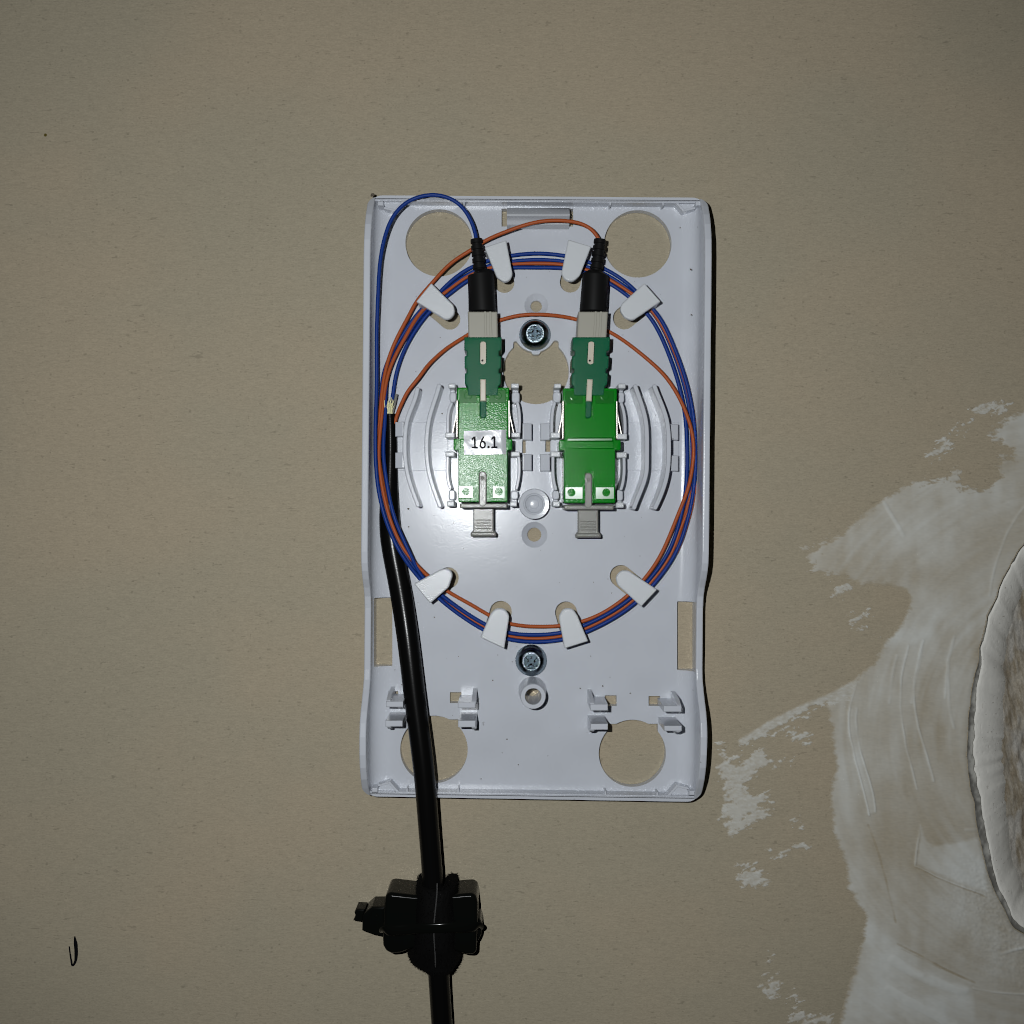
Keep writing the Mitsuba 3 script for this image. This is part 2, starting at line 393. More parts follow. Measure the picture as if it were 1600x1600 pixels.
body = np.clip(0.43 + 0.80 * n3 - 0.22 * np.exp(-(((GX - 1466) / 9) ** 2 + ((GY - 779) / 16) ** 2)) + 0.35 * (N3(14, 70, 3, 4) - 0.5) + 0.45 * arcs * np.clip(0.3 + 1.6 * (N3(70, 70, 2, 52) - 0.2), 0, 1), 0.10, 0.95)
thin = np.exp(-(((GX - 1450) / 70) ** 2 + ((GY - 1280) / 60) ** 2)) + 0.8 * np.exp(-(((GX - 1540) / 60) ** 2 + ((GY - 850) / 70) ** 2)) + 0.6 * np.exp(-(((GX - 1380) / 28) ** 2 + ((GY - 1330) / 130) ** 2))
body = body * (1 - 0.50 * np.clip(thin, 0, 1))
def ridge(width, amount, *xy, soft=1.0):
    d = line_d(*xy)
    return 0.85 * amount * fade * np.clip(1 - (d / width) ** 2, 0, 1) ** soft
rid = np.zeros_like(GX)
for r in (ridge(7, .30, (1352, 1042), (1345, 1054), (1333, 1106), (1334, 1151), (1343, 1196), (1359, 1250), (1362, 1266)), ridge(2.2, .62, (1362, 1036), (1350, 1043), (1340, 1062), (1328, 1106), (1329, 1151), (1338, 1198), (1353, 1252), (1358, 1274)),
          ridge(2.2, .55, (1339, 1106), (1340, 1151), (1350, 1196), (1365, 1250), (1367, 1268)), ridge(2.2, .4, (1419, 1010), (1407, 1063), (1407, 1117), (1419, 1183), (1432, 1233)), ridge(2.5, .45, (1444, 1001), (1430, 1051), (1430, 1105), (1442, 1162), (1457, 1220)),
          ridge(3, .3, (1489, 993), (1481, 1043), (1483, 1100), (1491, 1138)), ridge(3, .25, (1442, 1005), (1432, 1050), (1425, 1098)), ridge(4, .3, (1382, 787), (1400, 815), (1412, 836)), ridge(3, .3, (1400, 1025), (1392, 1060), (1388, 1098)),
          ridge(2.5, .3, (1486, 1000), (1480, 1040), (1476, 1090)), ridge(2.5, .3, (1600, 790), (1570, 840), (1555, 880), (1545, 930)), ridge(16, .2, (1376, 1003), (1410, 998), (1450, 992)),
          ridge(9, .45, (1395, 1500), (1440, 1525), (1506, 1548)), ridge(8, .45, (1388, 1548), (1440, 1576), (1492, 1602)), ridge(2, .3, (1392, 1552), (1450, 1586), (1480, 1604)), ridge(2, .35, (1520, 1545), (1570, 1552), (1640, 1548)),
          ridge(3, .4, (1566, 1490), (1600, 1480), (1640, 1478)), ridge(2.2, .5, (1438, 1290), (1434, 1320), (1430, 1352)), ridge(3, .3, (1508, 1296), (1535, 1294)), ridge(1.5, .3, (1430, 1354), (1480, 1376), (1540, 1400))):
    rid = np.maximum(rid, r)
trap = sdf(Polygon([(1438, 1286), (1446, 1306), (1458, 1320), (1490, 1316), (1530, 1306), (1540, 1350), (1545, 1396), (1480, 1374), (1430, 1352)]))
body = body + 0.36 * np.clip((trap + 10 * n1) / 5, 0, 1)
low = sdf(Polygon([(1352, 1425), (1405, 1470), (1520, 1535), (1530, 1600), (1530, 1760), (1280, 1760), (1305, 1610), (1335, 1510)]))
body = body + 0.26 * np.clip(low / 10, 0, 1) * np.clip(0.4 + 2.2 * N3(60, 18, 3, 61) - 0.6, 0, 1.6)
rough = np.clip(1 - line_d((1545, 1400), (1575, 1455), (1620, 1490), (1700, 1520), (1700, 1640)) / 95, 0, 1)
scratch = np.maximum.reduce([ridge(2.2, .5, (1357, 1290), (1375, 1340), (1390, 1400), (1400, 1440)), ridge(2.2, .8, (1402, 1474), (1440, 1494), (1522, 1536)), ridge(1.6, .4, (1408, 1482), (1470, 1512)), ridge(1.3, .5, (1430, 1356), (1480, 1378), (1540, 1403))])
amount = np.clip(film, 0, 1) * np.clip(body + rid + 0.35 * rough * (N3(3.2, 3.2, 2, 6) - 0.35) - scratch + 0.10 * n2, 0.02, 1.3)
amount = np.maximum(amount, np.clip(wcov, 0, 1) * (0.62 + 0.9 * n2 + 1.0 * m2))
u_ = np.clip(film / 0.7, 0, 1)
amount = amount * (0.25 + 0.75 * u_ * u_ * (3 - 2 * u_))
tv = np.where(film > 0, 0.02 + 0.05 * np.clip(film, 0, 1) + 0.34 * np.clip(rid, 0, 1) * np.clip(film, 0, 1) + 0.07 * np.clip(amount, 0, 1) + 0.30 * rough * (N3(3.2, 3.2, 2, 6) - 0.3) * np.clip(film, 0, 1), -0.06 + 0.06 * film)
fib = 1 + 0.30 * (N3(7, 1.3, 2, 11) - 0.5) + 0.14 * (N3(2.2, 1.4, 2, 12) - 0.5)
op = np.clip(amount * 1.05, 0, 1)[..., None]
paper = np.array([0.328, 0.284, 0.208]) * fib[..., None]
comp = np.array([0.535, 0.542, 0.512]) * (1 + 0.10 * (N3(9, 9, 3, 13) - 0.5) + 0.25 * (fib - 1))[..., None]
col = np.clip(paper * (1 - op) + comp * op, 0, 1)
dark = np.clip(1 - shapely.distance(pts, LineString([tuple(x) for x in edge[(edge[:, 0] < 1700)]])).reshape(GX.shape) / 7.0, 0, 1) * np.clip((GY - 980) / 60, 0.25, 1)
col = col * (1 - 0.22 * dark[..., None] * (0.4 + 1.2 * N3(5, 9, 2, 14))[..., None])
ny, nx = GX.shape
q = np.arange(nx * ny).reshape(ny, nx)
F = np.vstack([np.c_[q[:-1, :-1].ravel(), q[1:, :-1].ravel(), q[1:, 1:].ravel()], np.c_[q[:-1, :-1].ravel(), q[1:, 1:].ravel(), q[:-1, 1:].ravel()]])
inhole = shapely.contains(Polygon(edge).buffer(0.8), pts)
ok = (tv.ravel() > 0)
F = F[ok[F].any(1) & ~inhole[F].any(1)]
used = np.unique(F); remap = np.full(nx * ny, -1); remap[used] = np.arange(len(used))
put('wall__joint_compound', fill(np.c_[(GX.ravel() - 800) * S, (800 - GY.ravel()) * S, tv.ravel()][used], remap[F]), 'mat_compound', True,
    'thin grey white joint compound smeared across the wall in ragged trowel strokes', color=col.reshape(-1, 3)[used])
# the stroke of a pen
pen = [(108.3, 1478.5), (109, 1486), (110.5, 1496), (112, 1505), (113.2, 1508.6), (116, 1506), (118.3, 1500), (119, 1490), (118.2, 1474), (116.6, 1463)]
wd = np.interp(np.linspace(0, 1, 60), [0, .35, .5, .6, .85, 1], [.14, .22, .30, .40, .46, .14])
pp = spline([(*P(x, y), 0.0) for x, y in pen], 0.2)
wd = np.interp(np.linspace(0, 1, len(pp)), np.linspace(0, 1, 60), wd)
put('wall__pen_mark', tube(pp, wd, 8, squash=[(1, 0.08)] * len(pp)), 'mat_ink', True, 'short black hooked pen stroke on the bare paper at lower left')

# ------------------------------------------------------------------ the white base of the outlet box
FL = 2.5                                                            # its floor
BASE = thing('outlet_base', 'open white plastic base of a wall outlet box screwed to the tan wall', 'outlet box')
def interp(xs, ys):
    return lambda t: np.interp(t, xs, ys)
uL, uR = interp([-66, 72], [-33.95, -32.75]), interp([-66, 72], [43.1, 44.4])
vT, vB = interp([-33, 44], [72.3, 71.75]), interp([-33, 44], [-64.9, -66.2])
foot = Polygon([(uL(72), vT(-33)), (uR(72), vT(44)), (uR(-66), vB(44)), (uL(-66), vB(-33))]).buffer(-3.2).buffer(3.2, quad_segs=8)
rim_y = np.array([300, 306, 313, 322, 335, 350, 374, 400, 862, 880, 892, 905, 918, 932, 950, 1046, 1062, 1078, 1095, 1112, 1130, 1152, 1180, 1200, 1218, 1232, 1241, 1250, 1260])
rim_h = np.array([6.2, 6.6, 7.8, 9.3, 11.2, 12.6, 13.7, 14, 14, 13.6, 12.8, 11.3, 9.4, 8.0, 7.4, 7.4, 7.8, 9.0, 10.6, 12.4, 13.7, 14.2, 13.9, 13.0, 11.4, 9.3, 7.6, 6.3, 6.1])
rv = np.array([P(0, y, h)[1] for y, h in zip(rim_y, rim_h)])
R = lambda v: np.interp(v, rv[::-1], rim_h[::-1])
def side(sgn, uo):
    vs = np.unique(np.r_[np.linspace(-67, 73, 120), rv])
    rows = []
    for v in vs:
        o, r = uo(v), R(v)
        t, b = 1.55, 0.35
        pr = [(o, 0.2), (o, r - b)] + [(o - sgn * b * (1 - math.cos(a)), r - b + b * math.sin(a)) for a in (0.5, 1.05, 1.57)]
        pr += [(o - sgn * (t - b + b * math.sin(a)), r - b + b * math.cos(a)) for a in (0, 0.5, 1.05, 1.57)]
        top = min(r - b - 0.4, FL + 3.2)
        fw, fh = 4.0, top - FL
        pr += [(o - sgn * (t - 0.36 * min(1, (r - top) / 8)), top + 0.02)]
        pr += [(o - sgn * (t - 0.36 * min(1, (r - top) / 8) + fw * (1 - math.cos(a))), top - fh * math.sin(a)) for a in np.linspace(0.06, math.pi / 2, 26)]
        pr += [(o - sgn * (t - 0.36 * min(1, (r - top) / 8) + fw), 0.2)]
        rows.append([(x, v, h) for x, h in pr])
    n = len(rows[0])
    V = np.array(rows).reshape(-1, 3)
    F = []
    for k in range(len(rows) - 1):
        for a in range(n):
            c = (a + 1) % n
            F += [[k * n + a, k * n + c, (k + 1) * n + c], [k * n + a, (k + 1) * n + c, (k + 1) * n + a]]
    for base, up in ((0, False), ((len(rows) - 1) * n, True)):
        pol = Polygon([(x, h) for x, _, h in rows[0 if base == 0 else -1]])
        vv, ff = trimesh.creation.triangulate_polygon(pol, engine='earcut')
        d = np.linalg.norm(vv[:, None] - np.array(pol.exterior.coords)[None, :n], axis=2).argmin(1)
        F += (d[ff] + base).tolist()
    return to_manifold(fill(V, F))
shell = solid(foot, 0.2, FL) + side(-1, uL) + side(1, uR)
for f, d in ((vT, -1), (vB, 1)):                                    # low walls along the top and bottom
    a, b = (-40, f(-33) + d * -0.0), (50, f(44))
    strip = lambda o0, o1: Polygon([(-40, f(-33) + d * o0), (50, f(44) + d * o0), (50, f(44) + d * o1), (-40, f(-33) + d * o1)])
    shell = shell + (solid(strip(-0.5, 0.95), 0.2, 6.5) - solid(strip(0.62, 0.78), 5.6, 6.6)) + solid(strip(0.95, 1.12), 0.2, 6.0)
shell = shell ^ solid(foot, 0.0, 16.0)
# openings
C = lambda x, y, r, h=FL: Point(*P(x, y, h)).buffer(r * S * (1 - h / D), quad_segs=16)
def rect(x0, y0, x1, y1, h=FL):
    a, b = P(x0, y0, h), P(x1, y1, h)
    return sbox(min(a[0], b[0]), min(a[1], b[1]), max(a[0], b[0]), max(a[1], b[1]))
tongue = rect(831.5, 500, 843.5, 554).buffer(-0.25).buffer(0.25)
mid_hole = C(837.5, 580, 51.5).union(rect(806, 536, 869, 560).buffer(0.6)).difference(C(836, 517, 33)).difference(tongue)
mid_hole = mid_hole.buffer(-0.5).buffer(1.0).buffer(-0.5)
openings = [C(686, 379.5, 52.5), C(996.5, 381, 52.7), mid_hole, C(678, 1171, 52.8).union(rect(655, 1124, 716, 1150)).buffer(0.5).buffer(-0.5), C(988, 1177, 52.4).union(rect(950, 1131, 1028, 1160)).buffer(0.5).buffer(-0.5),
            rect(586, 933.5, 613, 1040.6).buffer(-0.2).buffer(0.2), rect(1058, 939.5, 1084.5, 1047).buffer(-0.2).buffer(0.2),
            rect(703, 1081.5, 721, 1098.5), rect(945, 1086.5, 963.5, 1103), rect(1013.5, 1087.5, 1031.6, 1103), rect(607, 1080, 622, 1098),
            rect(816, 689, 821.5, 708), rect(852, 689, 860, 706), rect(783.8, 326, 895.5, 354),
            C(838, 477, 9), C(835, 835.6, 11), C(833, 1078, 12.0), C(835, 788, 5)]
clips = {  # tab outline at its top (outer corners first two), then the opening's round end
    'A': ([(757, 386), (791, 375)], [(801, 428), (797, 438), (787, 441), (776, 433)], (788, 442, 15.5)),
    'B': ([(888, 374), (924, 385)], [(906, 431), (895, 440), (883, 437.5), (877, 427)], (891, 441, 16)),
    'C': ([(650, 471), (674, 442)], [(709, 477), (711, 489), (704, 498), (695, 499)], (703, 499, 16)),
    'D': ([(1007, 442), (1032.5, 471)], [(988, 501), (976, 496), (968, 484), (972, 474)], (975.5, 497, 17.5)),
    'E': ([(672, 943), (646.6, 912)], [(688, 890), (700, 887), (708, 897), (701, 918)], (700, 903, 16.5)),
    'F': ([(788, 1013.5), (750.6, 996)], [(766, 960), (774, 951), (789, 951), (796, 963)], (782.5, 956, 17)),
    'G': ([(919, 1002), (882, 1013.5)], [(873, 964), (880, 951), (895, 950.6), (902.5, 962)], (884.5, 957, 17)),
    'H': ([(1027, 921.5), (1002, 948)], [(965, 914), (962, 902), (970.6, 891), (983, 892)], (970, 900, 17)),
}
HT = 10.8
for k, (outer, inner, (hx, hy, hr)) in clips.items():
    mx, my = (outer[0][0] + outer[1][0]) / 2, (outer[0][1] + outer[1][1]) / 2
    fx, fy = 800 + (mx - 800) * (1 - HT / D) / (1 - FL / D), 800 + (my - 800) * (1 - HT / D) / (1 - FL / D)
    a, b = np.array(P(hx, hy, FL)), np.array(P(fx, fy, FL))
    b2 = a + (b - a) * 0.93
    openings.append(LineString([a, b2]).buffer(hr * S, quad_segs=10).difference(LineString([b2 + (b2 - a) * 0.0, b2 + (b2 - a) * 2]).buffer(20 * S, cap_style=2)))
shell = shell - solid(shapely.union_all([o for o in openings]), -1.0, 6.9)
# countersinks
for x, y, r0, r1 in ((838, 477, 19, 9), (835, 835.6, 20.6, 11)):
    u, v = P(x, y, FL)
    k = S * 0.99
    shell = shell - m3.Manifold.cylinder(1.3, r1 * k, r0 * k, 48).translate((u, v, FL - 1.25))
put(BASE + '__shell', shell, 'mat_white', False)

for k, (outer, inner, _) in clips.items():
    pol = Polygon(PP(outer + inner, HT))
    o = np.array(PP(outer, HT))
    cdir = np.array(pol.centroid.coords[0]) - o.mean(0)
    cdir /= np.linalg.norm(cdir)
    pol = pol.convex_hull
    half = Polygon([o[0], o[1], o[1] + cdir * 3.6, o[0] + cdir * 3.6]).buffer(0.02).intersection(pol)
    pol = pol.buffer(-1.55).buffer(1.55, quad_segs=10).union(half).convex_hull.buffer(-0.2).buffer(0.2, quad_segs=3)
    pol = pol.simplify(0.01)
    riser = Polygon([o[0], o[1], o[1] + cdir * 1.5, o[0] + cdir * 1.5]).intersection(pol.buffer(-0.06))
    put(BASE + '__fibre_clip', join(prism(pol, HT - 1.25, HT, 0.32, steps=3), prism(riser, 0.6, HT - 0.7, 0)), 'mat_white_grain', 35)

# curved guide ribs beside the adapters, and the raised pads they stand on
RH = 10.2
for pts_ in ([(652, 608), (645, 632), (636, 657), (633, 680), (633, 715), (636, 737), (643, 762), (653, 789)], [(686, 603), (677, 632), (670, 657), (667, 682), (667, 715), (670, 737), (677, 762), (687, 790)],
             [(993, 604), (1002, 630), (1009, 657), (1011, 682), (1011, 715), (1010, 738), (1002, 765), (991, 793)], [(1023, 604), (1034, 632), (1042, 657), (1045, 682), (1045, 715), (1043, 738), (1036, 765), (1024, 793)]):
    put(BASE + '__guide_rib', prism(ribbon(spline([(*P(x, y, RH), 0) for x, y in pts_], 0.9)[:, :2], 1.0), FL - 0.2, RH, 0.22), 'mat_white', 35)
for x0, x1 in ((617, 700), (978, 1060)):
    put(BASE + '__raised_pad', block(x0, 659.5, x1, 735.5, FL - 0.3, FL + 0.45, 0.08), 'mat_white')
# square latch blocks
for x0, y0, x1, y1, s in ((816.5, 661.5, 831, 687.5, 1), (816.5, 709.5, 831, 735, 1), (844.5, 661.5, 859, 687.5, -1), (844, 709.5, 859, 736, -1), (617, 659, 631, 682, -1), (617, 707, 631, 731.5, -1), (1046.5, 662.5, 1060.5, 687.5, 1), (1046.5, 711.5, 1060.5, 736, 1)):
    m = block(x0, y0, x1, y1, FL - 0.2, 6.6, 0.22)
    v = m.vertices.copy()
    t = (v[:, 0] - v[:, 0].min()) / np.ptp(v[:, 0])
    v[:, 2] = np.where(v[:, 2] > 5, v[:, 2] + (0.7 if s > 0 else -0.7) * (0.5 - t), v[:, 2])
    m.vertices = v
    put(BASE + '__latch_block', m, 'mat_white', 25)

def holder(corners, lugs, mids, arms):
    for c in corners:
        put(BASE + '__corner_post', block(*c, FL - 0.2, 10.2, 0.25, 0.25), 'mat_white_grain', 30)
    for c in lugs:
        x0, y0, x1, y1 = c
        m = join(block(x0, y0, x1, y1, FL - 0.2, 6.8, 0.3, 0.7), block(x0 + 1, y0 - 5 if y0 < 700 else y0 + 8, x1 - 2, y1 - 9 if y0 < 700 else y1 + 4, FL - 0.2, 5.4, 0.2))
        put(BASE + '__rounded_lug', m, 'mat_white', 30)
    for c in mids:
        put(BASE + '__holder_tab', block(*c, FL - 0.2, 9.6, 0.28, 0.2), 'mat_white_grain', 30)
    for a in arms:
        put(BASE + '__spring_arm', prism(ribbon(spline([(*P(x, y, 8.8), 0) for x, y in a], 0.6)[:, :2], 0.72), FL - 0.2, 8.8, 0.18), 'mat_white', 35)
holder([(700.6, 599.3, 711.8, 606.5), (798.5, 599, 811, 606.5), (698, 783, 710, 791.5), (796.5, 783.5, 808, 791.5)],
       [(702.5, 612, 713, 629), (799.5, 612, 812, 630), (701, 765, 711.5, 782), (797.6, 766.5, 810, 781)],
       [(695.8, 675.5, 710.5, 684), (695.8, 705.5, 710.5, 713.5), (799, 675.5, 813, 683.5), (798, 705.5, 812.5, 713.5)],
       [[(705.5, 631), (701, 643), (699.5, 660), (699.5, 676)], [(808.5, 630), (811, 643), (811.8, 660), (811, 676)], [(699.3, 713), (699, 735), (700, 749), (703.5, 762)], [(810, 713), (811.3, 735), (809.5, 752), (807, 763)]])
holder([(865.7, 599.3, 877, 606.5), (966, 599.3, 977.7, 606.8), (863.5, 783, 875, 791.6), (962.5, 785, 975, 793.5)],
       [(864, 612, 876.5, 629), (965.5, 612, 975.5, 630), (863, 766, 874, 781), (962.5, 765, 973.5, 783)],
       [(860, 675.5, 875.5, 684.5), (860, 705.5, 875.5, 714), (963.5, 677.5, 980, 686.5), (963.5, 706.5, 979.5, 715.5)],
       [[(866.5, 630), (863.5, 643), (862.3, 658), (862, 676)], [(971, 631), (975, 645), (976.6, 660), (976.8, 677)], [(864, 713), (864, 735), (865, 749), (868.5, 764)], [(975, 714), (975.3, 735), (974, 750), (970.5, 764)]])

# bosses
u, v = P(834.7, 787.5, 6.5); k = S * (1 - 6.5 / D)
put(BASE + '__screw_boss', lathe([(24 * k, FL - .2), (24 * k, 6.2), (23.2 * k, 6.5), (16.8 * k, 6.42), (16.2 * k, 6.0), (14.2 * k, 5.9), (13.2 * k, 5.5), (8.0 * k, 5.0), (6.8 * k, 5.25), (4.5 * k, 5.3), (1e-3, 5.3)], u, v), 'mat_white', 25)
u, v = P(833, 1088.3, 10.6); k = S * (1 - 10.6 / D)
put(BASE + '__screw_tube', lathe([(23 * k, FL - .2), (22 * k, FL + 1), (20.2 * k, 9.8), (19.8 * k, 10.3), (19 * k, 10.6), (13 * k, 10.6), (12.2 * k, 10.2), (11 * k, 0.6)], u, v), 'mat_white', 25)
# hook bar in its slot under the top wall
x0, x1 = P(792, 0, 6)[0], P(890, 0, 6)[0]
prof = [(325, 4.9), (333, 6.6), (335, 6.9), (337, 6.85), (339, 6.4), (342, 5.3), (346, 4.8), (351, 4.5), (355, 3.4), (358, 2.6), (358, 2.0), (325, 2.0)]
pv = [(P(0, y, h)[1], h) for y, h in prof]
n = len(pv)
V = [(x0, a, b) for a, b in pv] + [(x1, a, b) for a, b in pv]
F = []
for a in range(n):
    c = (a + 1) % n
    F += [[a, c, n + c], [a, n + c, n + a]]
vv, ff = trimesh.creation.triangulate_polygon(Polygon(pv), engine='earcut')
dd = np.linalg.norm(vv[:, None] - np.array(pv)[None], axis=2).argmin(1)
F += dd[ff].tolist() + (dd[ff] + n)[:, ::-1].tolist()
put(BASE + '__hook_bar', fill(V, F), 'mat_white_gloss', 40)

# corner gussets and the short ticks along the two low walls
for xs, y0, sgn, mx in ((590, 312, 1, 1), (1096, 312, 1, -1), (581, 1240, -1, 1), (1086, 1245, -1, -1)):
    g = [(xs + mx * 8, y0 + sgn * 4), (xs + mx * 14, y0 + sgn * 15), (xs + mx * 27, y0 + sgn * 17), (xs + mx * 42, y0 + sgn * 2), (xs + mx * 42, y0 - sgn * 4), (xs + mx * 8, y0 - sgn * 4)]
    put(BASE + '__corner_gusset', join(prism(Polygon(PP(g, 5.4)), FL - 0.2, 5.0, 0.15), prism(ribbon(PP([(xs + mx * 28, y0 + sgn * 17), (xs + mx * 43, y0)], 5.4), 0.55), FL - 0.2, 5.6, 0.12),
                                       prism(ribbon(PP([(xs + mx * 11, y0 + sgn * 13), (xs + mx * 28, y0 + sgn * 17)], 5.4), 0.5), FL - 0.2, 5.5, 0.12),
                                       block(min(xs, xs + mx * 9), min(y0 + sgn * 2, y0 + sgn * 9), max(xs, xs + mx * 9), max(y0 + sgn * 2, y0 + sgn * 9), FL, 7.0, 0.2)), 'mat_white', 30)
for x, y in ((725, 315.5), (953.5, 316.5), (1036, 317), (636, 1236), (716, 1236), (946, 1240.5), (1027, 1242)):
    put(BASE + '__wall_tick', block(x - 1.2, y - 4, x + 1.2, y + 4, FL, 5.9, 0.05), 'mat_white')

# cable clamp posts: a plate across the cable's way with a sloping buttress
CH = 12.6
def clamp(x0, y0, x1, y1, rib_x, up):
    plate = block(x0, y0, x1, y1, FL - 0.2, CH, 0.2)
    t = 3.1 * S * (1 - CH / D)
    ru = P(rib_x, 0, CH)[0]
    va, vb = P(0, (y0 if up else y1), CH)[1], P(0, (y0 + 1 if up else y1 - 1), CH)[1]
    d = 1 if up else -1
    prof = [(vb - d * 0.6, FL - 0.2), (vb - d * 0.6, CH - 0.5), (va + d * 0.15, CH - 0.5), (va + d * 1.1, CH - 3.2), (va + d * 1.7, FL - 0.2)]
    V = [(ru - t, a, b) for a, b in prof] + [(ru + t, a, b) for a, b in prof]
    n = len(prof)
    F = []
    for a in range(n):
        c = (a + 1) % n
        F += [[a, c, n + c], [a, n + c, n + a]]
    vv, ff = trimesh.creation.triangulate_polygon(Polygon(prof), engine='earcut')
    dd = np.linalg.norm(vv[:, None] - np.array(prof)[None], axis=2).argmin(1)
    F += dd[ff].tolist() + (dd[ff] + n)[:, ::-1].tolist()
    rib = trimesh.Trimesh(V, F, process=False)
    trimesh.repair.fix_normals(rib)
    put(BASE + '__cable_clamp', join(plate, rib), 'mat_white', 25)
for a in ((603, 1096, 630, 1105, 606.5, True), (602, 1126, 629, 1135.5, 607, False), (715.5, 1098, 742.5, 1106.5, 740, True), (715.5, 1126, 743, 1136.5, 740, False),
          (922.5, 1100.5, 950, 1110.5, 925.5, True), (923, 1131, 950, 1140.5, 926, False), (1037, 1103, 1065, 1112.5, 1061.5, True), (1038, 1134, 1065.5, 1142.5, 1060.5, False)):
    clamp(*a)

# ------------------------------------------------------------------ screws
def screw(x, y, label, rot):
    t = thing('pan_head_screw', label, 'screw', 'screws holding the base')
    HS = 5.4
    u, v = P(x, y, HS); k = S * (1 - HS / D)
    r = 24.8 * k
    head = [(r * .98, FL + .02), (r, FL + .35), (r * .985, FL + 1.0), (r * .93, FL + 1.75), (r * .84, FL + 2.35), (r * .72, FL + 2.72), (r * .615, HS - .03), (r * .585, HS), (r * .568, HS - .05), (r * .560, HS - .35), (r * .556, HS - .9)]
    hk = put(t + '__head', lathe(head, u, v, 64), 'mat_steel', 40)
    a = np.linspace(0, 2 * math.pi, 64, endpoint=False)
    ro = r * 0.556
    disc = Point(u, v).buffer(ro, quad_segs=16)
    arm = lambda w_, l_: aff.rotate(sbox(u - l_, v - w_, u + l_, v + w_).union(sbox(u - w_, v - l_, u + w_, v + l_)), math.degrees(rot), origin=(u, v))
    rec = solid(disc, HS - 1.7, HS - .30) - solid(arm(.36, ro * .82), HS - 1.6, HS)
    rec = rec - m3.Manifold.cylinder(.75, 0.45, .95, 32).translate((u, v, HS - 1.03))
    ang8 = [(u + ro * .93 * math.cos(k_ * math.pi / 4 + rot + .39), v + ro * .93 * math.sin(k_ * math.pi / 4 + rot + .39)) for k_ in range(8)]
    lip = solid(disc.difference(Polygon(ang8)), HS - .5, HS - .12)
    put(hk + '__lip', lip, 'mat_steel', False)
    put(hk + '__recess', rec, 'mat_recess', False)
screw(836.2, 520.5, 'dark steel pan head screw above the round hole between the two connectors', 0.05)
screw(830.2, 1034, 'dark steel pan head screw below the coiled fibres, above the white screw tube', 0.75)

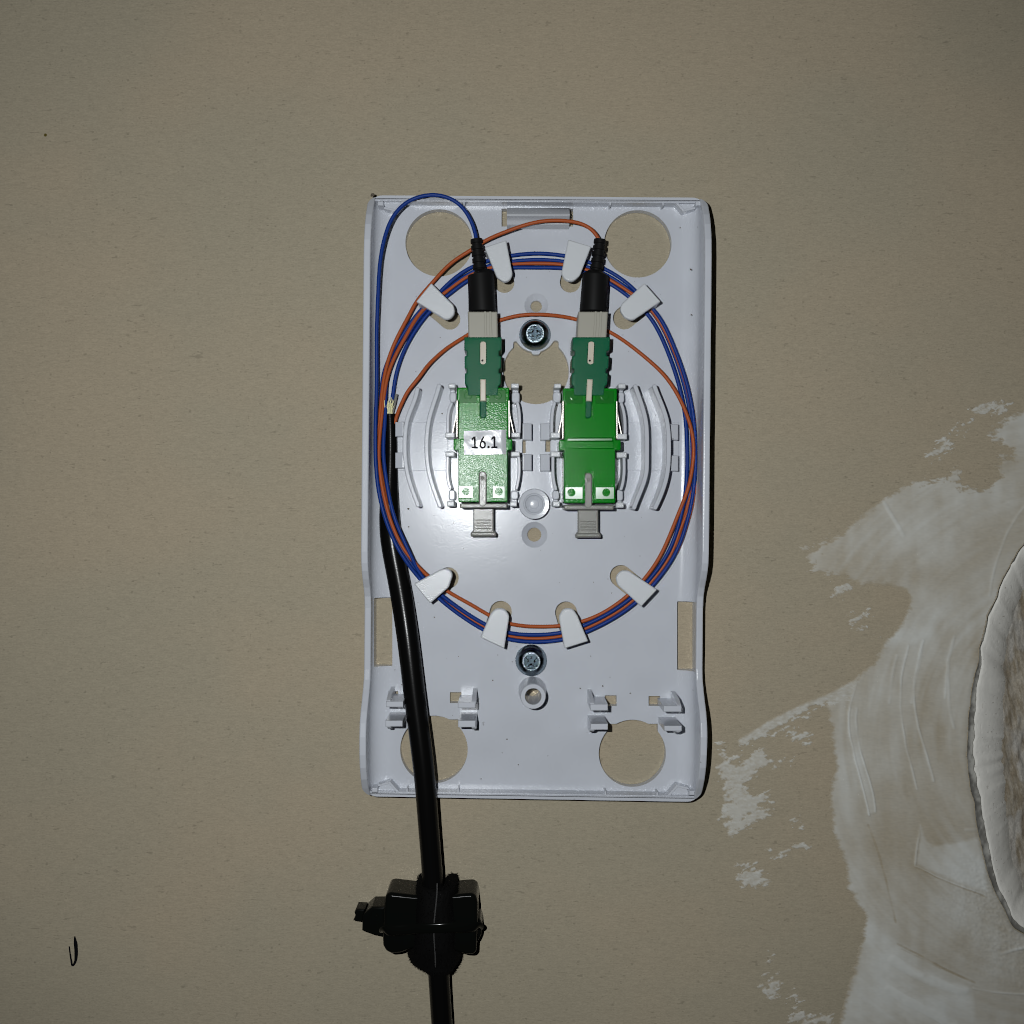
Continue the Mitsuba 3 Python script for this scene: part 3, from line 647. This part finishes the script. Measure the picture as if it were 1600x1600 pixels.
# ------------------------------------------------------------------ adapters
AT = 12.0
def adapter(cx, top, bot, x0, x1, fx0, fx1, fy0, fy1, label, glare_tilt):
    t = thing('fibre_adapter', label, 'adapter', 'green fibre adapters')
    A = lambda x, y: P(x, y, AT)
    body = Polygon([A(x0 - .5, top), A(x1 + .5, top), A(x1 + .5, top + 20), A(x1 - 1.3, top + 21), A(x1 - 1.3, fy0), A(fx1, fy0), A(fx1, fy1), A(x1 - 2, fy1), A(x1 - 2, bot), A(x0 + 1.5, bot), A(x0 + 1.5, fy1), A(fx0, fy1), A(fx0, fy0), A(x0 + 2, fy0), A(x0 + 2, top + 21), A(x0 - .5, top + 20)])
    lo = to_manifold(prism(body.buffer(-.3).buffer(.3, quad_segs=4), 3.0, AT, 0.22, steps=2))
    slot = lambda xa, xb, ya, yb: solid(LineString([A((xa + xb) / 2, ya), A((xa + xb) / 2, yb)]).buffer((xb - xa) / 2 * S * (1 - AT / D), quad_segs=8), AT - 1.5, AT + 1)
    lo = lo - slot(cx - 5.7, cx + 5.7, top - 15, top + 44.5) - slot(cx - 6.6, cx + 6.6, bot - 45, bot + 15)
    put(t + '__body', lo, 'mat_adapter', 25)
    mid = Polygon([A(x0 + 3, top + 26), A(x1 - 3, top + 26), A(x1 - 3, bot - 22), A(x0 + 3, bot - 22)])
    raised = solid(mid, AT - .1, AT + .06) - slot(cx - 7.5, cx + 7.5, top - 15, top + 45) - slot(cx - 8, cx + 8, bot - 45, bot + 15)
    put(t + '__raised_face', raised, 'mat_adapter', 20)
    band = block(x0 + 4, fy0 + .5, x1 - 4, fy0 + 14, AT - .9, AT + .30, 0.20)
    cv = band.vertices.mean(0)
    band.vertices[:, 2] += (band.vertices[:, 1] - cv[1]) * (-glare_tilt[1] * 5) * ((band.vertices[:, 1] > cv[1]) - 0.3) + (band.vertices[:, 0] - cv[0]) * glare_tilt[0] * 0.35
    put(t + '__centre_band', band, 'mat_adapter', 40)
    if glare_tilt[0]:                                                     # extra lip, added and tilted to give a strip of flash glare
        lip = block(x0 + 5, fy0 - 4, x1 - 6, fy0 + 3, AT - 1.4, AT + .16, 0.3, steps=5)
        cv = lip.vertices.mean(0)
        lip.vertices[:, 2] += (lip.vertices[:, 0] - cv[0]) * 0.085 + 0.34
        put(t + '__lip', lip, 'mat_adapter_smooth', 40)
    for xa, xb, ya, yb in ((x0 + 3.5, cx - 10, top + 4, top + 24), (cx + 10, x1 - 4.5, top + 4, top + 24), (x0 + 3, cx - (16 if glare_tilt[0] == 0 else 10), bot - 25, bot - 6), (cx + (15 if glare_tilt[0] == 0 else 10), x1 - (6 if glare_tilt[0] == 0 else 4), bot - 25, bot - 6)):
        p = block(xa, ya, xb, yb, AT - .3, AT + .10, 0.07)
        if ya > 700:                                                # lower two: tilt shaped so that they glare in the flash
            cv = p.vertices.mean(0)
            p.vertices[:, 2] += (p.vertices[:, 0] - cv[0]) * glare_tilt[0] + (p.vertices[:, 1] - cv[1]) * glare_tilt[1] + (0.16 if glare_tilt[0] else 0)
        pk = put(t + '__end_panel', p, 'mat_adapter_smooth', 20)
        u, v = A((xa + xb) / 2 + (0 if ya < 700 else -4 if glare_tilt[0] and xa < cx else 2 if glare_tilt[0] else 0), (ya + yb) / 2 - 1)
        k = S * (1 - AT / D)
        z = AT + (.12 if glare_tilt[0] == 0 else .38)
        put(pk + '__moulding_mark', lathe([(6.2 * k, z - .4), (6.2 * k, z), (1e-3, z + .02)] if ya > 700 else [(6.3 * k, AT + .08), (6.2 * k, AT + .15), (5.7 * k, AT + .16), (5.4 * k, AT + .115), (2.5 * k, AT + .11), (1e-3, AT + .125)], u, v, 28), 'mat_adapter' if ya > 700 else 'mat_adapter_smooth', 30)
    for s, xa in ((-1, x0 - 0.2), (1, x1 + 0.2)):                   # flat spring down each side
        m = join(prism(ribbon(PP([(xa, top + 21), (xa + s * .4, fy0 - 3)], 11.2), 0.22), 4.0, 11.2, 0.03), prism(ribbon(PP([(xa, top + 24), (xa + s * 1.5, top + 44), (xa + s * 7.5, fy0 - 8), (xa + s * 8.5, fy0 - 4)], 9.5), 0.25), 5.0, 9.5, 0.03))
        put(t + '__side_spring', m, 'mat_spring', 30)
    return t
adapter(754.6, 605.5, 784.5, 714.5, 795, 708.5, 800.5, 685.5, 703.5, 'bright green fibre adapter at left carrying the 16.1 label', (0.0, 0.0))
adapter(920.5, 606.5, 786, 880, 963.5, 873.5, 970, 687.5, 703.5, 'bright green fibre adapter at right without a label', (0.10, 0.03))

# number label on the left adapter
t = thing('number_label', 'small pale label reading 16.1 stuck across the left green adapter', 'label')
HS_ = AT + 0.52
lab = Polygon(PP([(724.8, 673.6), (790.2, 671.6), (791, 709.6), (725, 710.4)], HS_))
gx, gy = np.meshgrid(np.linspace(0, 1, 40), np.linspace(0, 1, 26))
q4 = np.array(PP([(724.8, 673.6), (790.2, 671.6), (791, 709.6), (725, 710.4)], HS_))
xy = (q4[0] * ((1 - gx) * (1 - gy))[..., None] + q4[1] * (gx * (1 - gy))[..., None] + q4[2] * (gx * gy)[..., None] + q4[3] * ((1 - gx) * gy)[..., None])
hh = HS_ + 0.10 * (meshkit.fbm(np.stack([gx * 3, gy * 2, 0 * gx], -1), 2, 4) - 0.5) - 0.25 * np.clip((gx - 0.9) / 0.1, 0, 1) ** 2
qq = np.arange(40 * 26).reshape(26, 40)
F = np.vstack([np.c_[qq[:-1, :-1].ravel(), qq[1:, :-1].ravel(), qq[1:, 1:].ravel()], np.c_[qq[:-1, :-1].ravel(), qq[1:, 1:].ravel(), qq[:-1, 1:].ravel()]])
lk = put(t + '__paper', fill(np.c_[xy.reshape(-1, 2), hh.ravel()], F), 'mat_sticker', True)
tx = meshkit.text_mesh('16.1', 2.55, 0.03)
tx = join(*[trimesh.Trimesh(tx.vertices + np.array([a_, b_, c_]), tx.faces, process=False) for a_, b_, c_ in ((0, 0, 0), (.08, .02, .003), (.15, .03, .012), (.05, .09, .006))])
b = tx.bounds
tx.apply_translation((-b[0][0], -b[0][1], 0))
tx.apply_scale((5.75 / (b[1][0] - b[0][0]), 1, 1))
tx.apply_transform(trimesh.transformations.rotation_matrix(math.radians(1.0), [0, 0, 1]))
o = P(737, 701, HS_ + .06)
tx.apply_translation((o[0], o[1], HS_ + .045))
put(lk + '__lettering', tx, 'mat_ink', False, 'black printed number 16.1')

# ------------------------------------------------------------------ connectors
def connector(cx, dx, boot, label):
    """boot: (px, py, radius px) rows from the cable end to the body."""
    t = thing('fibre_connector', label, 'connector', 'green fibre connectors with black boots')
    HB = 8.2
    rows = []
    for x, y, r in boot:
        rows.append((*P(x, y, HB), HB, r * S * (1 - HB / D)))
    rows = np.array(rows)
    put(t + '__boot', tube(rows[:, :3], rows[:, 3], 28), 'mat_black', 35)
    bt = boot[-1]
    w = 22.6
    g = [(bt[0] - w, 486.5), (bt[0] + w + 1, 486.5), (cx + w + .5, 530), (cx - w - .5, 530)]
    ins = prism(Polygon(PP(g, 11.6)), 4.9, 11.6, 0.35)
    ik = put(t + '__inner_body', ins, 'mat_beige', 30)
    put(ik + '__ridge', join(*[prism(ribbon(PP([(bt[0] + o_, 488), (cx + o_, 528)], 11.8), 0.55), 11.3, 11.72, 0.1) for o_ in (4.5, 12.5)]), 'mat_beige', 30)
    L, Rr = cx - 29.5, cx + 29
    out = []
    for y, i_ in ((526.5, 0), (547, 0), (548.5, 4.4), (555, 4.4), (556.5, .6), (575, .6), (576.5, 4.4), (582, 4.4), (583.5, 1), (600, 1.2), (604, 5), (618, 6)):
        out.append((y, i_))
    ring = [(L + i_ + dx * (y - 526), y) for y, i_ in out] + [(Rr - i_ + dx * (y - 526), y) for y, i_ in out[::-1]]
    HC = 12.3
    body = to_manifold(prism(Polygon(PP(ring, HC)), 4.2, HC, 0.3))
    win = lambda ya, yb, w_: solid(LineString([P(cx + dx * (ya - 526), ya, HC), P(cx + dx * (yb - 526), yb, HC)]).buffer(w_ * S * .95, quad_segs=6), HC - 1.2, HC + 1)
    body = body - win(538.5, 564, 5.3) 
    hk = put(t + '__housing', body, 'mat_connector', 25)
    win1 = prism(LineString([P(cx + dx * 12, 538, HC), P(cx + dx * 38, 564.5, HC)]).buffer(4.7 * S * .95, cap_style=3), HC - 1.3, HC - .35, 0.1)
    put(hk + '__window', win1, 'mat_key', 30)
    put(hk + '__index_dot', lathe([(1.6 * S, HC - .3), (1.5 * S, HC - .28), (1e-3, HC - .28)], *P(cx - 1 + dx * 36, 563, HC), 12), 'mat_ink', 30)
    key = prism(LineString([P(cx + dx * 66, 597, HC), P(cx + dx * 96, 622.5, HC)]).buffer(4.6 * S * .95, cap_style=3), HC - .9, HC + .28, 0.25)
    put(hk + '__key', key, 'mat_key', 30)
    put(hk + '__key_end', prism(LineString([P(cx + dx * 100, 627, HC), P(cx + dx * 120, 648, HC)]).buffer(5.0 * S * .95, quad_segs=6), AT - 1.4, AT - .5, 0.2), 'mat_connector', 30)
    return t
def boot_rows(top, mid, b0, b1):
    r = []
    (x0, y0), (x1, y1) = top, mid
    n = 5
    for i_ in range(n):
        for f, rr in ((0.0, 9.3 + .9 * i_ / n), (0.62, 9.6 + .9 * i_ / n), (0.68, 7.6 + .6 * i_ / n), (0.94, 7.6 + .7 * i_ / n)):
            s = (i_ + f) / n
            r.append((x0 + (x1 - x0) * s, y0 + (y1 - y0) * s, rr))
    r += [(x1, y1, 11.5), (b0[0], b0[1], 19.3), (b0[0], b0[1] + 3, 20.6)]
    r += [(b1[0], b1[1], 21.2), (b1[0], b1[1] + 1, 20.5)]
    return r
connector(754.8, 0.0, boot_rows((744.3, 374), (749.5, 424), (751.5, 428), (753.5, 487)), 'green connector with black boot on the blue fibre, plugged into the left adapter')
connector(924.5, -0.045, boot_rows((937.5, 374.5), (931.5, 424), (930.5, 429), (926.6, 487)), 'green connector with black boot on the orange fibre, plugged into the right adapter')

# ------------------------------------------------------------------ grey dust caps in the lower ports
def dust_cap(cx, top, x0, x1, hx, y0, y1, label):
    t = thing('dust_cap', label, 'dust cap', 'grey dust caps')
    kk = put(t + '__key', prism(LineString([P(cx, top - 42, AT), P(cx, top + 2, AT)]).buffer(5.9 * S * .95, quad_segs=8), AT - 1.5, AT - .25, 0.25), 'mat_cap', 30)
    put(kk + '__dimple', lathe([(4.2 * S, AT - .3), (4.0 * S, AT - .14), (2.5 * S, AT - .12), (1.2 * S, AT - .22), (1e-3, AT - .22)], *P(cx - .5, top - 37, AT), 20), 'mat_cap', 30)
    ck = put(t + '__collar', block(x0, top + 2.5, x1, top + 10, 3.6, AT - .35, 0.3, 0.2), 'mat_cap', 30)
    k = S * (1 - AT / D)
    for x in (x0 + 4.5, x1 - 9):
        put(ck + '__stud', lathe([(2.6 * k, AT - .4), (2.4 * k, AT - .22), (1e-3, AT - .20)], *P(x, top + 6, AT), 16), 'mat_cap', 30)
    HH = 8.6
    plan = Polygon(PP([(hx - 16, y0 - 3), (hx + 16, y0 - 3), (hx + 16, y1 - 10), (hx + 20, y1 - 5.5), (hx + 20, y1), (hx - 20, y1), (hx - 20, y1 - 5.5), (hx - 16, y1 - 10)], HH)).buffer(-.2).buffer(.2, quad_segs=4)
    hk = put(t + '__handle', prism(plan, 6.6, HH, 0.3), 'mat_cap', 30)
    put(hk + '__grip_bar', block(hx - 19, y1 - 7.5, hx + 19, y1 - 1, HH - .2, HH + .7, 0.3, .3), 'mat_cap', 30)
    for i_ in range(4):
        put(hk + '__grip_ridge', block(hx - 12.5, y0 + 15 + i_ * 4.3, hx + 12.5, y0 + 16.6 + i_ * 4.3, HH - .2, HH + .16, 0.1), 'mat_cap', 30)
dust_cap(754.2, 784, 718.5, 792.5, 755.3, 797, 838.5, 'grey dust cap with a ridged pull tab below the labelled left adapter')
dust_cap(919.3, 786.5, 881.5, 959, 919, 799, 840.5, 'grey dust cap with a ridged pull tab below the unlabelled right adapter')

# ------------------------------------------------------------------ fibres
site = np.array([(592, 704), (597, 645), (611, 580), (636, 524), (666, 484), (681, 470), (698, 455), (735, 428), (790, 411), (838, 407), (888, 411), (945, 430), (985, 457), (1000, 471), (1016, 487), (1046, 540),
                 (1064, 590), (1077, 650), (1080.5, 704), (1077, 765), (1067, 812), (1049, 860), (1014, 909), (985, 937), (930, 971), (888, 987), (838, 993), (783, 986), (727, 957), (692, 931), (662, 902), (632, 861), (611, 815), (598, 765)], float)
NS = len(site)
tg = np.roll(site, -1, 0) - np.roll(site, 1, 0)
tg /= np.linalg.norm(tg, axis=1, keepdims=True)
outn = np.stack([tg[:, 1], -tg[:, 0]], 1)                            # outwards when going clockwise on the photograph
def run(i0, i1, off, hgt):
    """points along the coil from site i0 to site i1 (may exceed NS), off / hgt = {site: value}."""
    ks = sorted(off)
    hs = sorted(hgt)
    out = []
    for i_ in range(i0, i1 + 1):
        o = np.interp(i_, ks, [off[k] for k in ks])
        h = np.interp(i_, hs, [hgt[k] for k in hs])
        x, y = site[i_ % NS] + outn[i_ % NS] * o
        out.append((x, y, h))
    return out
def fibre(key, pts_, mat, label, r=0.44):
    p = spline([(*P(x, y, h), h) for x, y, h in pts_], 0.7)
    w = meshkit.noise(np.c_[np.arange(len(p)) / 16.0, np.zeros(len(p)), np.zeros(len(p))], 5) - 0.5
    p[:, 2] += 0.15 * w
    put(key, tube(p, r, 12), mat, True, label, 'fibre')
blue = [(609, 652, 4.6), (611.5, 636, 4.6), (614.5, 612, 4.5)]
blue += run(2, 33, {2: -9, 3: -7, 5: -5, 8: -8, 9: -11, 10: -9, 13: -6, 18: -7, 22: -2, 26: -1, 30: 1, 31: -6, 33: -8}, {2: 4.6, 9: 4.2, 18: 5.2, 26: 5.3, 29: 6.4, 31: 8.0, 33: 7.8})
blue += run(34, 67, {34: -7, 35: -5, 36: 4, 37: 0, 40: 1, 43: 1, 47: 2, 52: 1, 60: -1, 66: 3, 67: 3}, {34: 7.2, 36: 5.4, 38: 4.4, 43: 4.2, 52: 3.9, 60: 3.6, 63: 5.6, 65: 7.0, 67: 6.8})
blue += run(68, 101, {68: 3, 69: 4, 70: 10, 71: 6, 73: 5, 76: 10, 77: 11, 78: 10, 81: 6, 86: 6, 94: 10, 98: 6, 100: 7, 101: 6.5}, {68: 6.0, 70: 4.6, 77: 4.2, 86: 5.2, 94: 5.3, 97: 6.5, 99: 8.2, 101: 8.0})
blue += [(586.5, 704, 7.9), (587, 650, 7.9), (588.5, 600, 7.8), (588.7, 520, 8.4), (591, 455, 8.8), (594.5, 405, 9.0), (602, 368, 9.2), (614, 339, 9.4), (633, 318, 9.5), (655, 307.5, 9.5), (678, 304.5, 9.4), (700, 309, 9.2), (718, 320, 8.9), (731, 336, 8.6), (740, 356, 8.3), (744.8, 378, 8.2)]
fibre('blue_fibre', blue, 'mat_blue', 'blue optical fibre coiled round the base, from the black cable to the left connector')
orange = [(617, 662, 5.0), (620.6, 648, 5.2), (628, 630, 5.8), (637.5, 611.5, 6.3), (654, 590.5, 6.6), (667, 573, 6.2), (681, 558.5, 5.6), (702, 541.5, 4.8), (724, 527.5, 4.2), (750, 512, 3.9), (777.5, 501.5, 4.2), (811, 493, 4.8), (839, 491.3, 5.0), (867.5, 493, 4.8), (903, 499.7, 4.2), (925, 507, 4.0),
          (950, 517.5, 4.3), (972.5, 531, 4.8), (999, 551, 5.2), (1018, 567, 5.4), (1036, 584.5, 5.8), (1055, 610.6, 6.2), (1070, 640.6, 6.5), (1081, 676, 6.6), (1083.5, 702, 6.4), (1081.5, 730, 6.2), (1075.6, 760.6, 5.8), (1064, 793, 5.6), (1050, 828, 5.5), (1034, 864, 5.5), (1008, 903, 5.0)]
orange += [(980, 931, 4.8)] + run(24, 33, {24: -7, 25: -11, 26: -14, 27: -15, 28: -15, 29: -10, 30: -6, 31: -1, 32: 0, 33: 0}, {24: 4.8, 26: 4.6, 29: 6.2, 31: 8.0, 33: 7.8})
orange += run(34, 55, {34: 0, 35: 0, 36: 3, 37: 1, 38: 3, 40: 0, 43: -4.5, 45: -3, 47: 2, 49: 3, 51: 6, 52: 8, 55: 8}, {34: 7.2, 36: 6.0, 38: 4.8, 43: 4.1, 47: 4.6, 49: 4.2, 55: 4.2})
orange += [(1088, 752, 4.3), (1081, 782, 4.4), (1064, 824, 4.4), (1050, 862, 4.4), (1018, 908, 4.2)]
orange += run(57, 67, {57: 3, 60: 4.6, 64: 3, 65: 4, 67: -2}, {57: 4.2, 60: 4.5, 63: 5.4, 65: 6.9, 67: 6.8})
orange += [(591, 704, 6.7), (593.5, 650, 6.4), (598, 605, 6.0), (607, 562, 5.6), (624, 521, 5.8), (639, 493, 5.8), (650, 473, 5.6), (662, 457, 5.4), (675.6, 441.5, 5.4), (707.5, 409, 5.6), (735.6, 390.6, 6.0), (756, 377.5, 6.6), (794, 360.6, 7.6), (822, 351, 8.2), (850, 345.3, 8.5), (867.5, 344.4, 8.6), (890, 345.6, 8.6), (910.6, 350.5, 8.5), (925.6, 360, 8.4), (934.5, 372, 8.2), (937.5, 379, 8.2)]
fibre('orange_fibre', orange, 'mat_orange', 'orange optical fibre coiled round the base, from the black cable to the right connector', 0.425)

# ------------------------------------------------------------------ the black cable with its cut end
t = thing('drop_cable', 'thick black fibre cable running up into the left side of the base', 'cable')
cab = [(609.5, 647, 4.4, 9.6), (610, 665, 4.4, 9.9), (610.3, 700, 4.4, 10.3), (609.5, 740, 4.5, 11.5), (608.5, 775, 4.6, 14.0), (608.5, 805, 4.7, 16), (611, 840, 4.9, 17.0), (621.5, 900, 5.4, 17.2), (635.5, 985, 6.8, 17.2), (649.5, 1100, 8.0, 17.0), (662, 1200, 8.9, 16.6), (669.5, 1290, 9.0, 16.2), (673.5, 1340, 8.6, 16.2), (681, 1450, 8.0, 16.6), (690.5, 1600, 6.6, 16.4), (699, 1720, 5, 16.4), (706, 1830, 4, 16.4)]
c = spline([(*P(x, y, h), h) for x, y, h, r in cab], 1.0)
rr = np.interp(np.linspace(0, 1, len(c)), np.linspace(0, 1, len(cab)), [r * S * (1 - h / D) for x, y, h, r in cab])
ss = np.r_[0, np.cumsum(np.linalg.norm(np.diff([[*P(x, y, h), h] for x, y, h, r in cab], axis=0), axis=1))]
rr = np.interp(np.linspace(0, ss[-1], len(c)), ss, [r * S * (1 - h / D) for x, y, h, r in cab])
a = meshkit.noise(np.c_[np.arange(len(c)) / 7.0, np.zeros(len(c)), np.zeros(len(c))], 3) - 0.5
flat = np.interp((c[:, 1]), [-60, -22, -8, 30], [1.0, 0.86, 0.78, 1.0])
put(t + '__jacket', tube(c, rr * (1 + 0.012 * a), 36, squash=[(1, f_) for f_ in flat]), 'mat_jacket', 40)
ym = []
for i_ in range(26):
    x0_, y0_ = 604 + rng.random() * 9, 646
    p0 = (*P(x0_, y0_, 6.0), 5.2 + rng.random() * 1.2)
    x1_, y1_ = x0_ + 2 + rng.normal() * 2.5, 634 - rng.random() * 13
    p1 = (*P((x0_ + x1_) / 2 + rng.normal() * 1.2, 637, 6.4), 6.0 + rng.random() * 1.0)
    p2 = (*P(x1_, y1_, 6.6), 5.8 + rng.random() * 1.2)
    ym.append(tube(spline([p0, p1, p2], 0.25), np.linspace(.16, .07, len(spline([p0, p1, p2], 0.25))), 6))
put(t + '__aramid_yarn', join(*ym), 'mat_yarn', True, 'frayed pale yellow strength yarn at the cut end', kind='stuff')
put(t + '__cut_rod', tube([(*P(612, 648, 5), 4.6), (*P(617, 630, 5), 5.2), (*P(620, 616, 5), 5.6)], 0.32, 8), 'mat_cap', 30, 'short grey strength rod at the cut end')

# ------------------------------------------------------------------ black clamp with its hook and loop strap
t = thing('cable_clip', 'black plastic cable clip on the wall below the outlet box', 'cable clip')
HB = 9.8
top_ = 19.5                                                        # its upper side is seen down to the wall
pb = [(601, 1385 + top_), (604, 1377 + top_), (612, 1376 + top_), (645, 1380 + top_), (700, 1380 + top_), (737, 1377 + top_), (744, 1381 + top_), (746.5, 1392 + top_), (746.5, 1440), (745, 1470), (744.5, 1487), (740, 1493), (728, 1492.5), (716, 1489), (700, 1484), (650, 1482), (636, 1486), (625, 1490), (612, 1491.5), (603, 1487), (598, 1478), (597.5, 1462), (599, 1430)]
pol = Polygon(PP(pb, HB)).buffer(-1.0).buffer(1.6, quad_segs=5).buffer(-.6, quad_segs=5).simplify(.01)
body = to_manifold(prism(pol, 0.3, HB, 0.9, steps=4))
sad = m3.Manifold.cylinder(40, 4.4, 4.4, 40).rotate((90, 0, 0)).translate((P(676, 0, 12)[0], P(0, 1300, 10)[1], 14.5))
put(t + '__body', body - sad, 'mat_clip_black', 30)
put(t + '__arm', join(prism(Polygon(PP([(602, 1417), (581, 1417), (570, 1426), (566, 1431), (565.5, 1455), (582, 1461), (600, 1465)], 7.0)), 0.4, 7.0, .5), prism(Polygon(PP([(570, 1421), (556, 1420.5), (553.5, 1426), (555, 1431), (551.5, 1439), (566, 1441)], 5.5)), 1.0, 5.5, .4)), 'mat_clip_black', 30)
put(t + '__nub', prism(Polygon(PP([(742, 1433), (750, 1436), (753, 1444), (752.5, 1460), (748, 1470), (742, 1472)], 7)), 0.6, 7.0, .5), 'mat_clip_black', 30)
t2 = thing('hook_and_loop_strap', 'fuzzy black hook and loop strap wound round the cable at the black clip', 'strap')
rows = []
sec = [(1384, 662, 694, 8.0), (1382, 658, 700, 10.2), (1383, 652, 708, 11.0), (1387, 649.5, 712, 11.8), (1394, 648, 713, 12.4), (1415, 646, 712, 12.9), (1450, 644, 716, 12.9), (1480, 640, 717, 12.4), (1498, 634, 720, 11.2), (1507, 638, 719, 10.6), (1513, 650, 714, 10.4), (1520, 664, 708, 9.8), (1521, 672, 702, 7.5)]
n = 30
for y, xa, xb, h in sec:
    u0, v0 = P(xa, y, h * .8); u1 = P(xb, y, h * .8)[0]
    cu, ru = (u0 + u1) / 2, (u1 - u0) / 2
    a = np.linspace(-0.15, math.pi + 0.15, n)
    xx = cu + ru * np.sign(np.cos(a)) * np.abs(np.cos(a)) ** 0.75
    z = 1.0 + (h - 1.0) * np.clip(np.sin(a), 0, 1) ** 0.55
    rows.append(np.c_[xx, np.full(n, v0), z])
V = np.vstack(rows); F = []
for r_ in range(len(rows) - 1):
    for k_ in range(n - 1):
        F += [[r_ * n + k_, r_ * n + k_ + 1, (r_ + 1) * n + k_ + 1], [r_ * n + k_, (r_ + 1) * n + k_ + 1, (r_ + 1) * n + k_]]
strap = fill(V, F).subdivide().subdivide()
strap.vertices = strap.vertices + (meshkit.fbm(strap.vertices * 1.6, 3, 2)[:, None] - 0.5) * 0.35
put(t2 + '__band', strap, 'mat_fuzz', True)
seam = spline([(*P(683, 1380, 12.6), 12.55), (*P(681, 1415, 13), 13.0), (*P(678, 1450, 13), 13.05), (*P(679, 1480, 12.6), 12.5), (*P(680, 1512, 11), 10.6)], .4)
put(t2 + '__seam', tube(seam, .16, 8), 'mat_thread', 30)
fz = []
fs, fi = trimesh.sample.sample_surface(strap, 2600, seed=3)
fn = strap.face_normals[fi]
for p, nn in zip(fs, fn):
    d = nn * (1 if nn[2] > -0.2 else -1) + rng.normal(size=3) * 0.6
    d /= np.linalg.norm(d)
    L = 0.3 + rng.random() * 0.5
    s_ = np.cross(d, [0.3, 0.9, 0.2]); s_ /= np.linalg.norm(s_)
    s2 = np.cross(d, s_)
    w_ = 0.075
    base = [p + s_ * w_, p - s_ * w_ * .5 + s2 * w_ * .87, p - s_ * w_ * .5 - s2 * w_ * .87]
    fz.append(base + [p + d * L])
fz = np.array(fz).reshape(-1, 3)
k4 = np.arange(len(fz) // 4)[:, None] * 4
F = np.vstack([k4 + np.array([[0, 1, 3]]), k4 + np.array([[1, 2, 3]]), k4 + np.array([[2, 0, 3]])])
put(t2 + '__fuzz', fill(fz, F), 'mat_fuzz', False, kind='stuff')
t3 = thing('cable_tie', 'narrow glossy black tie drawn tight across the hook and loop strap', 'cable tie')
tie = [(*P(601, 1455, 9), 9.0), (*P(606, 1454, 11.9), 11.9), (*P(640, 1453, 13), 12.6), (*P(660, 1451, 13.5), 13.4), (*P(680, 1450, 13.5), 13.6), (*P(700, 1449.5, 13.5), 13.4), (*P(722, 1449, 12.6), 12.6), (*P(741, 1448, 11.4), 11.4), (*P(746, 1448, 8), 8.0)]
tp = spline(tie, .4)
put(t3 + '__strap', tube(tp, .75, 14, squash=[(1.5, .42)] * len(tp)), 'mat_clip_black', 40)

# ------------------------------------------------------------------ crumbs and dust from drilling, lying in the base
dm = []
for k_ in range(95):
    x_, y_ = 605 + rng.random() * 470, 335 + rng.random() * 890
    q_ = rng.random()
    r_ = 0.06 + 0.10 * q_ ** 3
    g_ = trimesh.creation.icosphere(subdivisions=1, radius=1.0)
    pt = Point(*P(x_, y_, FL))
    if any(o_.distance(pt) < .4 for o_ in openings):
        continue
    g_.vertices = g_.vertices * r_ * (1 + 0.5 * rng.random((len(g_.vertices), 1))) * np.array([1.0, 0.8, 0.5]) + np.array([pt.x, pt.y, FL + .03])
    dm.append(g_)
for x_, y_, r_, h_ in ((582.5, 304.5, .32, 6.6), (580.5, 306, .2, 6.4), (638, 795, .2, FL), (1079, 421, .16, 6.0), (1080, 492, .13, 5.6), (812, 534, .3, 2.0), (815, 540, .22, .6), (820, 545, .25, .5), (770, 1063, .12, FL), (792, 1155, .13, FL)):
    g_ = trimesh.creation.icosphere(subdivisions=1, radius=1.0)
    g_.vertices = g_.vertices * r_ * (1 + 0.6 * rng.random((len(g_.vertices), 1))) * np.array([1.0, 0.8, 0.6]) + np.array([*P(x_, y_, h_), h_ + .05])
    dm.append(g_)
scene['mat_dust'] = principled((0.10, 0.085, 0.065), 0.8, 0.1)
put('drill_dust', join(*dm), 'mat_dust', 30, 'scattered dark specks of drilling dust lying in the white base', 'dust', kind='stuff')
